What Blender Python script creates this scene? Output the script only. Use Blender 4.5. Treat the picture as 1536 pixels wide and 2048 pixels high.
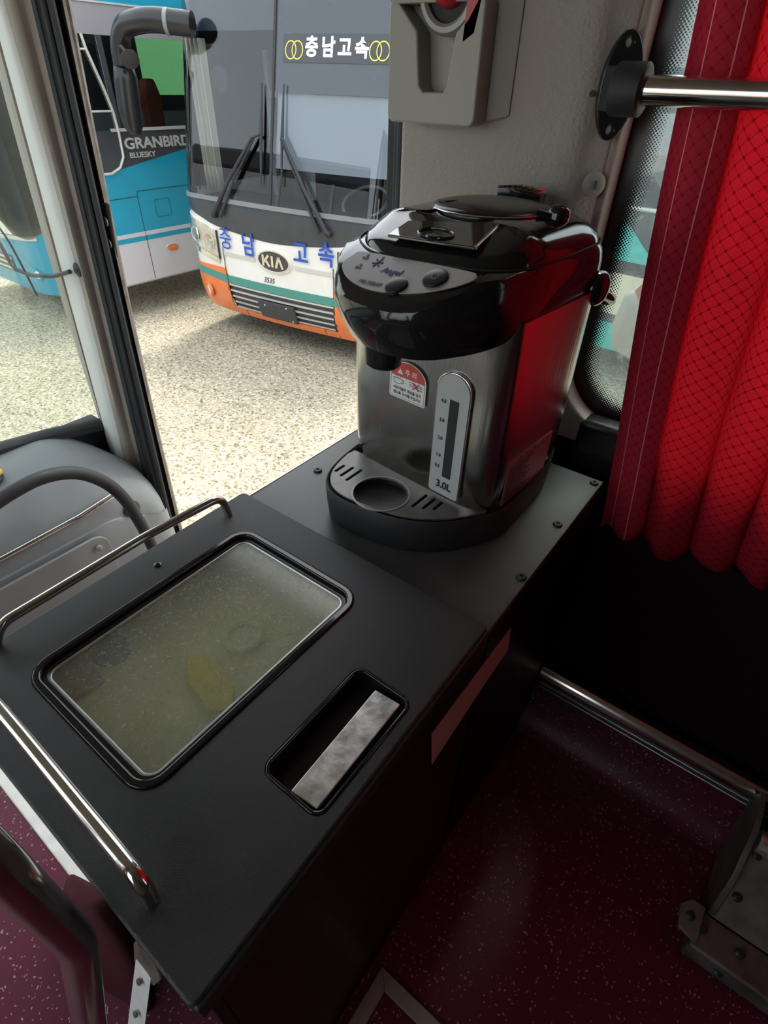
import bpy, bmesh, math, random
from mathutils import Vector, Matrix
S = bpy.context.scene
C = bpy.context.collection
for o in list(bpy.data.objects): bpy.data.objects.remove(o)
R = math.radians
EYE = 1.43                       # height of the lens above the coach floor; every z below is measured from the lens, the builders add EYE
# ------------------------------------------------------------------ camera
cam_d = bpy.data.cameras.new('camera'); cam = bpy.data.objects.new('camera', cam_d); C.objects.link(cam)
cam_d.sensor_fit = 'VERTICAL'; cam_d.sensor_height = 36; cam_d.sensor_width = 27; cam_d.lens = 36*1090/2048
cam_d.clip_start = .02; cam_d.clip_end = 400
cr = Vector((0.798839, 0.6009881, 0.02587584)); cdn = Vector((0.39072071, -0.48568225, -0.78195274)); cf = Vector((-0.45737686, 0.63476457, -0.62280041))
m = Matrix((cr, -cdn, -cf)).transposed().to_4x4(); m.translation = (0, 0, EYE); cam.matrix_world = m
S.camera = cam
# ------------------------------------------------------------------ world, sun, exposure
w = bpy.data.worlds.new('world'); S.world = w; w.use_nodes = True
nt = w.node_tree; nt.nodes.clear()
sky = nt.nodes.new('ShaderNodeTexSky'); sky.sky_type = 'NISHITA'; sky.sun_disc = False; sky.sun_elevation = R(55); sky.sun_rotation = R(-10)
sky.dust_density = 4.0; sky.air_density = 1.0; sky.ozone_density = .6
mixw = nt.nodes.new('ShaderNodeMix'); mixw.data_type = 'RGBA'; mixw.inputs[0].default_value = .72
mixw.inputs[7].default_value = (6.6, 6.8, 6.9, 1)
bg = nt.nodes.new('ShaderNodeBackground'); bg.inputs[1].default_value = .21
ow = nt.nodes.new('ShaderNodeOutputWorld')
nt.links.new(sky.outputs[0], mixw.inputs[6]); nt.links.new(mixw.outputs[2], bg.inputs[0]); nt.links.new(bg.outputs[0], ow.inputs[0])
sl = bpy.data.lights.new('sun', 'SUN'); so = bpy.data.objects.new('sun', sl); C.objects.link(so)
sl.energy = 1.7; sl.angle = R(14); sl.color = (1, .95, .86)
so.rotation_euler = Vector((-.10, .42, .90)).to_track_quat('Z', 'Y').to_euler()
S.view_settings.view_transform = 'Standard'; S.view_settings.look = 'None'; S.view_settings.gamma = 1; S.view_settings.use_curve_mapping = False
S.view_settings.exposure = 0.95
# ------------------------------------------------------------------ materials
def mat(name, col, rough=.5, metal=0, bump=0, bscale=200, var=0, vscale=8, spec=.5, coat=0, aniso=False, trans=0, ior=1.45, wear=None):
    m = bpy.data.materials.new(name); m.use_nodes = True; n = m.node_tree.nodes; l = m.node_tree.links
    b = n['Principled BSDF']; b.inputs['Base Color'].default_value = (*col, 1); b.inputs['Roughness'].default_value = rough
    b.inputs['Metallic'].default_value = metal; b.inputs['Specular IOR Level'].default_value = spec; b.inputs['Coat Weight'].default_value = coat
    b.inputs['Transmission Weight'].default_value = trans; b.inputs['IOR'].default_value = ior
    tc = n.new('ShaderNodeTexCoord')
    if var:
        t = n.new('ShaderNodeTexNoise'); t.inputs['Scale'].default_value = vscale; t.inputs['Detail'].default_value = 6; l.new(tc.outputs['Object'], t.inputs[0])
        r = n.new('ShaderNodeMapRange'); r.inputs[1].default_value = .3; r.inputs[2].default_value = .7; r.inputs[3].default_value = 1-var; r.inputs[4].default_value = 1+var
        l.new(t.outputs[0], r.inputs[0])
        h = n.new('ShaderNodeHueSaturation'); h.inputs['Color'].default_value = (*col, 1); l.new(r.outputs[0], h.inputs['Value']); l.new(h.outputs[0], b.inputs['Base Color'])
        r2 = n.new('ShaderNodeMapRange'); r2.inputs[1].default_value = .3; r2.inputs[2].default_value = .7; r2.inputs[3].default_value = rough*.85; r2.inputs[4].default_value = min(1, rough*1.2)
        l.new(t.outputs[0], r2.inputs[0]); l.new(r2.outputs[0], b.inputs['Roughness'])
    if bump:
        t = n.new('ShaderNodeTexNoise'); t.inputs['Scale'].default_value = bscale; t.inputs['Detail'].default_value = 3
        if aniso:
            mp = n.new('ShaderNodeMapping'); mp.inputs['Scale'].default_value = (1, 1, .01); l.new(tc.outputs['Object'], mp.inputs[0]); l.new(mp.outputs[0], t.inputs[0])
        else: l.new(tc.outputs['Object'], t.inputs[0])
        bp = n.new('ShaderNodeBump'); bp.inputs['Strength'].default_value = bump; bp.inputs['Distance'].default_value = .002
        l.new(t.outputs[0], bp.inputs['Height']); l.new(bp.outputs[0], b.inputs['Normal'])
    return m
M = {}
M['blackabs'] = mat('black_textured_plastic', (.034, .035, .036), .42, bump=.35, bscale=900, var=.25, vscale=6)
M['plate'] = mat('satin_black_metal', (.075, .08, .082), .38, bump=.1, bscale=1500, var=.2, vscale=5)
M['gloss'] = mat('glossy_black_plastic', (.012, .012, .013), .10, coat=.4)
M['gloss2'] = mat('smooth_black_plastic', (.016, .016, .017), .22, bump=.03, bscale=600)
M['side'] = mat('lacquered_black_panel', (.010, .008, .009), .36)
M['matte'] = mat('matt_black_plastic', (.022, .022, .023), .55, bump=.2, bscale=1200)
M['rubber'] = mat('black_rubber', (.030, .033, .036), .6, bump=.1, bscale=300, var=.2, vscale=20)
M['chrome'] = mat('chrome', (.72, .70, .66), .14, 1, var=.06, vscale=30)
M['worn'] = mat('worn_chrome', (.78, .76, .72), .32, .8, bump=.25, bscale=90, var=.25, vscale=60)
M['steel'] = mat('brushed_steel', (.56, .54, .52), .18, 1, bump=.12, bscale=500, aniso=True)
M['alu'] = mat('aluminium', (.62, .63, .62), .38, 1, var=.12, vscale=40)
M['greymetal'] = mat('dull_zinc_plate', (.20, .18, .16), .55, .6, bump=.2, bscale=150, var=.3, vscale=25)
M['silver'] = mat('silver_grey_plastic', (.34, .33, .32), .38, .3, bump=.05, bscale=800, var=.04)
M['lbl'] = mat('light_grey_gauge_plate', (.52, .53, .53), .34, .2, var=.04)
M['white'] = mat('white_sticker', (.78, .78, .76), .45)
M['redp'] = mat('red_print', (.62, .08, .06), .45)
M['ink'] = mat('black_print', (.02, .02, .02), .5)
M['inkgrey'] = mat('grey_print', (.10, .10, .11), .5)
M['inkblue'] = mat('indigo_print', (.03, .03, .16), .5)
M['taupe'] = mat('grey_grained_vinyl', (.34, .30, .265), .55, bump=.8, bscale=170, var=.08, vscale=6)
M['box'] = mat('warm_grey_plastic', (.36, .34, .30), .45, bump=.05, bscale=900)
M['pillar'] = mat('light_grey_plastic', (.74, .75, .71), .5, bump=.1, bscale=300, var=.05)
M['pillartan'] = mat('taupe_plastic', (.33, .29, .25), .55, bump=.1, bscale=300, var=.1)
M['dash'] = mat('grey_dashboard_plastic', (.20, .212, .216), .5, bump=.2, bscale=500, var=.15, vscale=5)
M['dash2'] = mat('mid_grey_panel', (.20, .21, .205), .55, bump=.15, bscale=700, var=.05)
M['wallcarpet'] = mat('dark_maroon_wall_carpet', (.018, .007, .009), .95, bump=.6, bscale=500, spec=.1)
M['tape'] = mat('beige_masking_tape', (.66, .46, .41), .7, var=.04)
M['frame'] = mat('beige_floor_frame', (.30, .24, .21), .5, var=.1, vscale=30)
M['whitetrim'] = mat('white_metal_trim', (.75, .76, .74), .4, var=.08, vscale=30)
M['cloth'] = mat('dark_maroon_cloth', (.06, .006, .014), .8, bump=.5, bscale=60)
M['liner'] = mat('cream_cooler_liner', (.72, .71, .61), .6, var=.12, vscale=12)
M['yellow'] = mat('yellow_plastic', (.75, .50, .05), .4)
M['yel2'] = mat('yellow_packet', (.72, .62, .06), .5)
M['blue'] = mat('blue_label', (.05, .14, .30), .5)
M['brown'] = mat('brown_card', (.35, .16, .11), .6)
M['redplastic'] = mat('red_plastic', (.45, .02, .04), .3)
M['whiteplastic'] = mat('white_bottle_cap', (.7, .7, .66), .5)
M['ceil'] = mat('ceiling_lining', (.20, .19, .18), .9)
# outside
M['kwhite'] = mat('white_coach_paint', (.80, .79, .75), .25, coat=.4, var=.03, vscale=4)
M['korange'] = mat('orange_coach_paint', (.80, .20, .06), .3, coat=.4, var=.04)
M['kgreen'] = mat('green_stripe_paint', (.06, .27, .23), .35, coat=.3)
M['kblack'] = mat('dark_grey_coach_paint', (.055, .058, .065), .3, var=.1, vscale=6)
M['kfilm'] = mat('grey_window_film', (.055, .06, .072), .3, var=.06, vscale=3)
M['kblue'] = mat('royal_blue_lettering', (.02, .09, .48), .4)
M['kwlet'] = mat('white_lettering', (.85, .87, .90), .4)
M['kylet'] = mat('yellow_lettering', (.75, .66, .12), .4)
M['teal'] = mat('teal_coach_paint', (.012, .30, .46), .3, coat=.4, var=.04, vscale=3)
M['turq'] = mat('turquoise_coach_paint', (.03, .50, .48), .35, coat=.3)
M['lilac'] = mat('pale_skirt_paint', (.58, .56, .60), .3, coat=.3)
M['cream'] = mat('cream_coach_paint', (.72, .68, .52), .4)
M['slat'] = mat('pale_grille_slat', (.62, .61, .58), .35, .3)
M['wiper'] = mat('wiper_black', (.03, .03, .033), .45)
M['cbeige'] = mat('beige_coach_curtain', (.55, .50, .38), .8)
M['cgrey'] = mat('grey_shade_cloth', (.42, .42, .45), .8)
M['seatred'] = mat('rust_red_seat_cloth', (.60, .12, .06), .8)
M['amber'] = mat('amber_lens', (.75, .16, .02), .2)
M['lamp'] = mat('headlamp_reflector', (.82, .81, .74), .25, .15, bump=1, bscale=14, var=.2, vscale=12)
M['mirrorgl'] = mat('mirror_glass', (.8, .8, .8), .03, 1)
M['dkint'] = mat('dark_coach_interior', (.07, .07, .075), .8)
M['gtint'] = mat('pale_green_blind', (.20, .60, .22), .6)

def glassmat(name, tint, refl=.1, dirt=0, dirtcol=(.5, .55, .5), dscale=4, rough=.0, fres=1.45):
    m = bpy.data.materials.new(name); m.use_nodes = True; n = m.node_tree.nodes; l = m.node_tree.links; n.clear()
    out = n.new('ShaderNodeOutputMaterial'); tr = n.new('ShaderNodeBsdfTransparent'); tr.inputs[0].default_value = (*tint, 1)
    gl = n.new('ShaderNodeBsdfGlossy'); gl.inputs['Roughness'].default_value = rough; gl.inputs[0].default_value = (1, 1, 1, 1)
    lw = n.new('ShaderNodeLayerWeight'); lw.inputs[0].default_value = .5; f = n.new('ShaderNodeMath'); f.operation = 'POWER'; f.inputs[1].default_value = 5; l.new(lw.outputs['Facing'], f.inputs[0])
    a = n.new('ShaderNodeMath'); a.operation = 'ADD'; a.inputs[1].default_value = refl+.04; a.use_clamp = True; l.new(f.outputs[0], a.inputs[0])
    mx = n.new('ShaderNodeMixShader'); l.new(a.outputs[0], mx.inputs[0]); l.new(tr.outputs[0], mx.inputs[1]); l.new(gl.outputs[0], mx.inputs[2])
    last = mx
    if dirt:
        tc = n.new('ShaderNodeTexCoord'); t = n.new('ShaderNodeTexNoise'); t.inputs['Scale'].default_value = dscale; t.inputs['Detail'].default_value = 10; t.inputs['Roughness'].default_value = .65
        l.new(tc.outputs['Object'], t.inputs[0])
        t2 = n.new('ShaderNodeTexNoise'); t2.inputs['Scale'].default_value = dscale*9; t2.inputs['Detail'].default_value = 8; t2.inputs['Distortion'].default_value = 2.5; l.new(tc.outputs['Object'], t2.inputs[0])
        cr1 = n.new('ShaderNodeMapRange'); cr1.inputs[1].default_value = .35; cr1.inputs[2].default_value = .75; cr1.inputs[3].default_value = dirt*.4; cr1.inputs[4].default_value = min(1, dirt*1.25); l.new(t.outputs[0], cr1.inputs[0])
        cr2 = n.new('ShaderNodeMapRange'); cr2.inputs[1].default_value = .56; cr2.inputs[2].default_value = .70; cr2.inputs[3].default_value = 0; cr2.inputs[4].default_value = dirt*1.3; l.new(t2.outputs[0], cr2.inputs[0])
        ad = n.new('ShaderNodeMath'); ad.operation = 'ADD'; ad.use_clamp = True; l.new(cr1.outputs[0], ad.inputs[0]); l.new(cr2.outputs[0], ad.inputs[1])
        df = n.new('ShaderNodeBsdfDiffuse'); df.inputs[0].default_value = (*dirtcol, 1)
        tl = n.new('ShaderNodeBsdfTranslucent'); tl.inputs[0].default_value = (*dirtcol, 1)
        dm = n.new('ShaderNodeMixShader'); dm.inputs[0].default_value = .5; l.new(df.outputs[0], dm.inputs[1]); l.new(tl.outputs[0], dm.inputs[2])
        m2 = n.new('ShaderNodeMixShader'); l.new(ad.outputs[0], m2.inputs[0]); l.new(mx.outputs[0], m2.inputs[1]); l.new(dm.outputs[0], m2.inputs[2]); last = m2
    l.new(last.outputs[0], out.inputs[0]); return m
M['glass'] = glassmat('coach_side_glass', (.86, .93, .91), .02, .16, (.45, .52, .52), 3)
M['wsglass'] = glassmat('own_windscreen_glass', (.90, .95, .93), .0, .03, (.6, .65, .65), 3)
M['kglass'] = glassmat('coach_windscreen', (.80, .84, .86), .0, .0, (.5, .5, .5), 2)
M['tglass'] = glassmat('tinted_side_glass', (.50, .56, .54), .12)
M['lidglass'] = glassmat('scuffed_lid_pane', (.90, .92, .82), .01, .30, (.62, .64, .56), 9, rough=.15)
M['gtint'] = glassmat('green_tinted_window', (.50, .78, .52), .02)
M['lens'] = glassmat('headlamp_lens', (.9, .9, .88), .1)

def floormat():
    m = mat('burgundy_flecked_vinyl', (.105, .010, .034), .40, bump=.05, bscale=400); n = m.node_tree.nodes; l = m.node_tree.links; b = n['Principled BSDF']
    tc = n.new('ShaderNodeTexCoord'); nz = n.new('ShaderNodeTexNoise'); nz.inputs['Scale'].default_value = 60; l.new(tc.outputs['Object'], nz.inputs[0])
    mx = n.new('ShaderNodeMix'); mx.data_type = 'RGBA'; mx.inputs[0].default_value = .02; l.new(tc.outputs['Object'], mx.inputs[6]); l.new(nz.outputs['Color'], mx.inputs[7])
    v = n.new('ShaderNodeTexVoronoi'); v.inputs['Scale'].default_value = 120; v.inputs['Randomness'].default_value = 1; l.new(mx.outputs[2], v.inputs[0])
    lt = n.new('ShaderNodeMath'); lt.operation = 'LESS_THAN'; lt.inputs[1].default_value = .23; l.new(v.outputs['Distance'], lt.inputs[0])
    sp = n.new('ShaderNodeSeparateColor'); l.new(v.outputs['Color'], sp.inputs[0])
    gt = n.new('ShaderNodeMath'); gt.operation = 'GREATER_THAN'; gt.inputs[1].default_value = .42; l.new(sp.outputs[0], gt.inputs[0])
    mu = n.new('ShaderNodeMath'); mu.operation = 'MULTIPLY'; l.new(lt.outputs[0], mu.inputs[0]); l.new(gt.outputs[0], mu.inputs[1])
    fc = n.new('ShaderNodeMix'); fc.data_type = 'RGBA'; l.new(sp.outputs[1], fc.inputs[0]); fc.inputs[6].default_value = (.42, .29, .18, 1); fc.inputs[7].default_value = (.36, .24, .28, 1)
    bc = n.new('ShaderNodeMix'); bc.data_type = 'RGBA'; l.new(mu.outputs[0], bc.inputs[0]); bc.inputs[6].default_value = (.105, .010, .034, 1); l.new(fc.outputs[2], bc.inputs[7])
    l.new(bc.outputs[2], b.inputs['Base Color']); return m
M['floor'] = floormat()
def groundmat():
    m = mat('coarse_asphalt', (.4, .36, .27), .95, spec=.1); n = m.node_tree.nodes; l = m.node_tree.links; b = n['Principled BSDF']
    tc = n.new('ShaderNodeTexCoord')
    v = n.new('ShaderNodeTexVoronoi'); v.inputs['Scale'].default_value = 55; l.new(tc.outputs['Object'], v.inputs[0])
    sp = n.new('ShaderNodeSeparateColor'); l.new(v.outputs['Color'], sp.inputs[0])
    rp = n.new('ShaderNodeValToRGB'); e = rp.color_ramp.elements; e[0].position = 0; e[0].color = (.17, .145, .10, 1); e[1].position = .28; e[1].color = (.39, .345, .25, 1)
    e2 = rp.color_ramp.elements.new(.75); e2.color = (.48, .43, .325, 1); e3 = rp.color_ramp.elements.new(.97); e3.color = (.66, .61, .49, 1)
    l.new(sp.outputs[0], rp.inputs[0])
    t = n.new('ShaderNodeTexNoise'); t.inputs['Scale'].default_value = .7; t.inputs['Detail'].default_value = 6; l.new(tc.outputs['Object'], t.inputs[0])
    r = n.new('ShaderNodeMapRange'); r.inputs[1].default_value = .3; r.inputs[2].default_value = .7; r.inputs[3].default_value = .82; r.inputs[4].default_value = 1.12; l.new(t.outputs[0], r.inputs[0])
    h = n.new('ShaderNodeHueSaturation'); l.new(rp.outputs[0], h.inputs['Color']); l.new(r.outputs[0], h.inputs['Value']); l.new(h.outputs[0], b.inputs['Base Color'])
    bp = n.new('ShaderNodeBump'); bp.inputs['Strength'].default_value = .6; bp.inputs['Distance'].default_value = .01; l.new(v.outputs['Distance'], bp.inputs['Height']); l.new(bp.outputs[0], b.inputs['Normal'])
    return m
M['ground'] = groundmat()
def curtainmat():
    m = bpy.data.materials.new('red_figured_curtain'); m.use_nodes = True; n = m.node_tree.nodes; l = m.node_tree.links; n.clear()
    out = n.new('ShaderNodeOutputMaterial'); uv = n.new('ShaderNodeUVMap'); uv.uv_map = 'UVMap'
    sx = n.new('ShaderNodeSeparateXYZ'); l.new(uv.outputs[0], sx.inputs[0])
    def mth(op, a, b=None, clamp=False):
        q = n.new('ShaderNodeMath'); q.operation = op; q.use_clamp = clamp
        for i, x in enumerate((a, b)):
            if x is None: continue
            if isinstance(x, (int, float)): q.inputs[i].default_value = x
            else: l.new(x, q.inputs[i])
        return q.outputs[0]
    cell = .0145
    a = mth('DIVIDE', mth('ADD', sx.outputs[0], sx.outputs[1]), cell*1.414); b_ = mth('DIVIDE', mth('SUBTRACT', sx.outputs[0], sx.outputs[1]), cell*1.414)
    da = mth('ABSOLUTE', mth('SUBTRACT', mth('FRACT', a), .5)); db = mth('ABSOLUTE', mth('SUBTRACT', mth('FRACT', b_), .5))   # .5 at cell edges
    la = mth('GREATER_THAN', da, .44); lb = mth('GREATER_THAN', db, .44)
    dota = mth('GREATER_THAN', mth('SINE', mth('MULTIPLY', b_, 31)), -.1); dotb = mth('GREATER_THAN', mth('SINE', mth('MULTIPLY', a, 31)), -.1)
    lines = mth('MAXIMUM', mth('MULTIPLY', la, dota), mth('MULTIPLY', lb, dotb))
    node = mth('MULTIPLY', mth('GREATER_THAN', da, .37), mth('GREATER_THAN', db, .37))
    pat = mth('MAXIMUM', lines, node)
    nz = n.new('ShaderNodeTexNoise'); nz.inputs['Scale'].default_value = 900; l.new(uv.outputs[0], nz.inputs[0])
    col = n.new('ShaderNodeMix'); col.data_type = 'RGBA'; l.new(pat, col.inputs[0]); col.inputs[6].default_value = (.46, .030, .055, 1); col.inputs[7].default_value = (.34, .014, .026, 1)
    pip = mth('MAXIMUM', mth('LESS_THAN', mth('ABSOLUTE', mth('SUBTRACT', sx.outputs[0], .046)), .0011), mth('LESS_THAN', mth('ABSOLUTE', mth('SUBTRACT', sx.outputs[0], .084)), .0008))
    cp = n.new('ShaderNodeMix'); cp.data_type = 'RGBA'; l.new(pip, cp.inputs[0]); l.new(col.outputs[2], cp.inputs[6]); cp.inputs[7].default_value = (.85, .30, .32, 1)
    df = n.new('ShaderNodeBsdfDiffuse'); l.new(cp.outputs[2], df.inputs[0]); tl = n.new('ShaderNodeBsdfTranslucent')
    ct = n.new('ShaderNodeMix'); ct.data_type = 'RGBA'; l.new(pat, ct.inputs[0]); ct.inputs[6].default_value = (.95, .11, .16, 1); ct.inputs[7].default_value = (.60, .018, .03, 1); l.new(ct.outputs[2], tl.inputs[0])
    bp = n.new('ShaderNodeBump'); bp.inputs['Strength'].default_value = .25; bp.inputs['Distance'].default_value = .001; l.new(nz.outputs[0], bp.inputs['Height']); l.new(bp.outputs[0], df.inputs['Normal'])
    hem = mth('MULTIPLY', mth('GREATER_THAN', sx.outputs[0], .118), .50); fac = mth('ADD', hem, .05)
    mx = n.new('ShaderNodeMixShader'); l.new(fac, mx.inputs[0]); l.new(df.outputs[0], mx.inputs[1]); l.new(tl.outputs[0], mx.inputs[2]); l.new(mx.outputs[0], out.inputs[0]); return m
M['curtain'] = curtainmat()
def fritmat():
    m = bpy.data.materials.new('black_ceramic_dot_border'); m.use_nodes = True; n = m.node_tree.nodes; l = m.node_tree.links; n.clear()
    out = n.new('ShaderNodeOutputMaterial'); tc = n.new('ShaderNodeTexCoord'); mp = n.new('ShaderNodeMapping'); mp.inputs['Rotation'].default_value = (0, R(45), 0); mp.inputs['Scale'].default_value = (250, 250, 250)
    l.new(tc.outputs['Object'], mp.inputs[0]); s = n.new('ShaderNodeSeparateXYZ'); l.new(mp.outputs[0], s.inputs[0])
    def mth(op, a, b=None):
        q = n.new('ShaderNodeMath'); q.operation = op
        for i, x in enumerate((a, b)):
            if x is None: continue
            if isinstance(x, (int, float)): q.inputs[i].default_value = x
            else: l.new(x, q.inputs[i])
        return q.outputs[0]
    fx = mth('SUBTRACT', mth('FRACT', s.outputs[0]), .5); fz = mth('SUBTRACT', mth('FRACT', s.outputs[2]), .5)
    d = mth('SQRT', mth('ADD', mth('MULTIPLY', fx, fx), mth('MULTIPLY', fz, fz)))
    uv = n.new('ShaderNodeUVMap'); uv.uv_map = 'UVMap'; u = n.new('ShaderNodeSeparateXYZ'); l.new(uv.outputs[0], u.inputs[0])
    rad = mth('SUBTRACT', 1.28, mth('MULTIPLY', u.outputs[0], 1.10)); k = mth('LESS_THAN', d, rad)
    tr = n.new('ShaderNodeBsdfTransparent'); p = n.new('ShaderNodeBsdfPrincipled'); p.inputs['Base Color'].default_value = (.012, .012, .013, 1); p.inputs['Roughness'].default_value = .3
    mx = n.new('ShaderNodeMixShader'); l.new(k, mx.inputs[0]); l.new(tr.outputs[0], mx.inputs[1]); l.new(p.outputs[0], mx.inputs[2]); l.new(mx.outputs[0], out.inputs[0]); return m
M['frit'] = fritmat()

# ------------------------------------------------------------------ builders
ORG = {}
def org(p): return ORG.get(p.name, Vector((0, 0, 0))) if p is not None else Vector((0, 0, 0))
def thing(name, label, cat, loc=(0, 0, 0), group=None):
    o = bpy.data.objects.new(name, None); C.objects.link(o); o.empty_display_size = .05
    o.location = (loc[0], loc[1], loc[2]+EYE); ORG[o.name] = Vector(loc)
    o['label'] = label; o['category'] = cat
    if group: o['group'] = group
    return o
def tag(o, label, cat, group=None):
    o['label'] = label; o['category'] = cat
    if group: o['group'] = group
    return o
def struct(o): o['kind'] = 'structure'; return o
def finish(name, me, m, parent=None, smooth=40, bevel=0, solid=0, label=None, origin=None):
    """vertices come in scene coordinates measured from the lens height"""
    bm = bmesh.new(); bm.from_mesh(me)
    bmesh.ops.recalc_face_normals(bm, faces=bm.faces)
    if smooth:
        for f in bm.faces: f.smooth = True
        a = R(smooth)
        for e in bm.edges:
            if len(e.link_faces) == 2 and e.calc_face_angle(0) > a: e.smooth = False
    if parent is None:
        if origin is None:
            xs = [v.co for v in bm.verts]; lo = [min(c[i] for c in xs) for i in range(3)]; hi = [max(c[i] for c in xs) for i in range(3)]
            origin = ((lo[0]+hi[0])/2, (lo[1]+hi[1])/2, lo[2])
        og = Vector(origin)
    else: og = org(parent)
    for v in bm.verts: v.co -= og
    bm.to_mesh(me); bm.free()
    o = bpy.data.objects.new(name, me); C.objects.link(o)
    if parent is None: o.location = (og.x, og.y, og.z+EYE)
    else: o.parent = parent
    ORG[o.name] = og
    if m is not None: me.materials.append(M[m] if isinstance(m, str) else m)
    if solid: q = o.modifiers.new('solid', 'SOLIDIFY'); q.thickness = solid; q.offset = 0
    if bevel: q = o.modifiers.new('bevel', 'BEVEL'); q.width = bevel; q.segments = 3; q.limit_method = 'ANGLE'; q.angle_limit = R(40)
    if label: o['label'] = label
    return o
class G:
    def __init__(s): s.v = []; s.f = []
    def add(s, v, f):
        k = len(s.v); s.v += [tuple(x) for x in v]; s.f += [tuple(i+k for i in q) for q in f]; return s
    def box(s, x0, x1, y0, y1, z0, z1):
        return s.add([(x0, y0, z0), (x1, y0, z0), (x1, y1, z0), (x0, y1, z0), (x0, y0, z1), (x1, y0, z1), (x1, y1, z1), (x0, y1, z1)],
                     [(0, 3, 2, 1), (4, 5, 6, 7), (0, 1, 5, 4), (1, 2, 6, 5), (2, 3, 7, 6), (3, 0, 4, 7)])
    def obox(s, c, ax, ay, az):   # centre and three half axes
        c, ax, ay, az = map(Vector, (c, ax, ay, az)); v = [c+i*ax+j*ay+k*az for k in (-1, 1) for i, j in ((-1, -1), (1, -1), (1, 1), (-1, 1))]
        return s.add(v, [(0, 3, 2, 1), (4, 5, 6, 7), (0, 1, 5, 4), (1, 2, 6, 5), (2, 3, 7, 6), (3, 0, 4, 7)])
    def tube(s, pts, r, n=16, cap=True):
        pts = [Vector(p) for p in pts]; rr = r if isinstance(r, (list, tuple)) else [r]*len(pts)
        rings = []; up = None
        for i, p in enumerate(pts):
            t = (pts[min(i+1, len(pts)-1)]-pts[max(i-1, 0)]).normalized()
            if up is None: up = Vector((0, 0, 1)) if abs(t.z) < .9 else Vector((1, 0, 0))
            a = t.cross(up).normalized(); up = a.cross(t).normalized()
            rings.append([p+rr[i]*(math.cos(2*math.pi*k/n)*a+math.sin(2*math.pi*k/n)*up) for k in range(n)])
        return s.loft(rings, cap)
    def loft(s, rings, cap=True, closed=True):
        n = len(rings[0]); v = [p for q in rings for p in q]; f = []
        for i in range(len(rings)-1):
            for k in range(n if closed else n-1):
                f.append((i*n+k, i*n+(k+1) % n, (i+1)*n+(k+1) % n, (i+1)*n+k))
        if cap: f.append(tuple(range(n-1, -1, -1))); f.append(tuple((len(rings)-1)*n+k for k in range(n)))
        return s.add(v, f)
    def lathe(s, prof, c, axis=(0, 0, 1), n=32, cap=True):
        c = Vector(c); az = Vector(axis).normalized(); ax = az.orthogonal().normalized(); ay = az.cross(ax)
        return s.loft([[c+az*h+(ax*math.cos(2*math.pi*k/n)+ay*math.sin(2*math.pi*k/n))*r for k in range(n)] for r, h in prof], cap)
    def prism(s, poly, d):   # polygon (3-D points) pushed along d
        d = Vector(d); p = [Vector(q) for q in poly]; n = len(p)
        return s.add(p+[q+d for q in p], [tuple(range(n-1, -1, -1)), tuple(range(n, 2*n))]+[(k, (k+1) % n, n+(k+1) % n, n+k) for k in range(n)])
    def grid(s, fn, us, vs):
        v = [fn(a, b) for b in vs for a in us]; n = len(us)
        return s.add(v, [(j*n+i, j*n+i+1, (j+1)*n+i+1, (j+1)*n+i) for j in range(len(vs)-1) for i in range(n-1)])
    def build(s, name, m, parent=None, **k):
        me = bpy.data.meshes.new(name); me.from_pydata(s.v, [], s.f); me.update(); return finish(name, me, m, parent, **k)
def lin(a, b, n): return [a+(b-a)*i/(n-1) for i in range(n)]
def fil(pts, r, n=7):
    """polyline with rounded corners"""
    P = [Vector(p) for p in pts]; out = [P[0]]
    for i in range(1, len(P)-1):
        a = (P[i-1]-P[i]); b = (P[i+1]-P[i]); k = min(r, a.length*.49, b.length*.49); a = P[i]+a.normalized()*k; b = P[i]+b.normalized()*k
        for j in range(n+1):
            t = j/n; out.append(a*(1-t)**2+P[i]*2*t*(1-t)+b*t*t)
    out.append(P[-1]); return out
def rrect(x0, x1, y0, y1, r, n=6):
    o = []
    for cx_, cy_, a0 in ((x1-r, y1-r, 0), (x0+r, y1-r, 90), (x0+r, y0+r, 180), (x1-r, y0+r, 270)):
        for i in range(n+1): a = R(a0+90*i/n); o.append((cx_+r*math.cos(a), cy_+r*math.sin(a)))
    return o
def circ(cx_, cy_, rx, ry=None, n=32): ry = ry or rx; return [(cx_+rx*math.cos(2*math.pi*i/n), cy_+ry*math.sin(2*math.pi*i/n)) for i in range(n)]
def plate(name, loops, th, bev, m, parent, z=0, xf=None, **k):
    """flat plate with holes: first loop outer, rest holes; th thickness below z; xf maps a local (x,y,z) to the scene"""
    cu = bpy.data.curves.new('c', 'CURVE'); cu.dimensions = '2D'; cu.fill_mode = 'BOTH'; cu.extrude = th/2-bev; cu.bevel_depth = bev; cu.bevel_resolution = 2; cu.offset = -bev
    for L in loops:
        sp = cu.splines.new('POLY'); sp.points.add(len(L)-1); sp.use_cyclic_u = True
        for i, p in enumerate(L): sp.points[i].co = (p[0], p[1], 0, 1)
    o = bpy.data.objects.new('c', cu); C.objects.link(o); bpy.context.view_layer.update()
    me = bpy.data.meshes.new_from_object(o.evaluated_get(bpy.context.evaluated_depsgraph_get())); bpy.data.objects.remove(o)
    me.materials.clear()
    for v in me.vertices:
        p = Vector((v.co.x, v.co.y, v.co.z+z-th/2)); v.co = xf(p) if xf else p
    me.name = name; return finish(name, me, m, parent, **k)
def frame(o, ex, ey):
    o, ex, ey = Vector(o), Vector(ex).normalized(), Vector(ey).normalized(); ey = (ey-ex*ex.dot(ey)).normalized(); ez = ex.cross(ey)
    return lambda p: o+ex*p[0]+ey*p[1]+ez*p[2]
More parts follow.
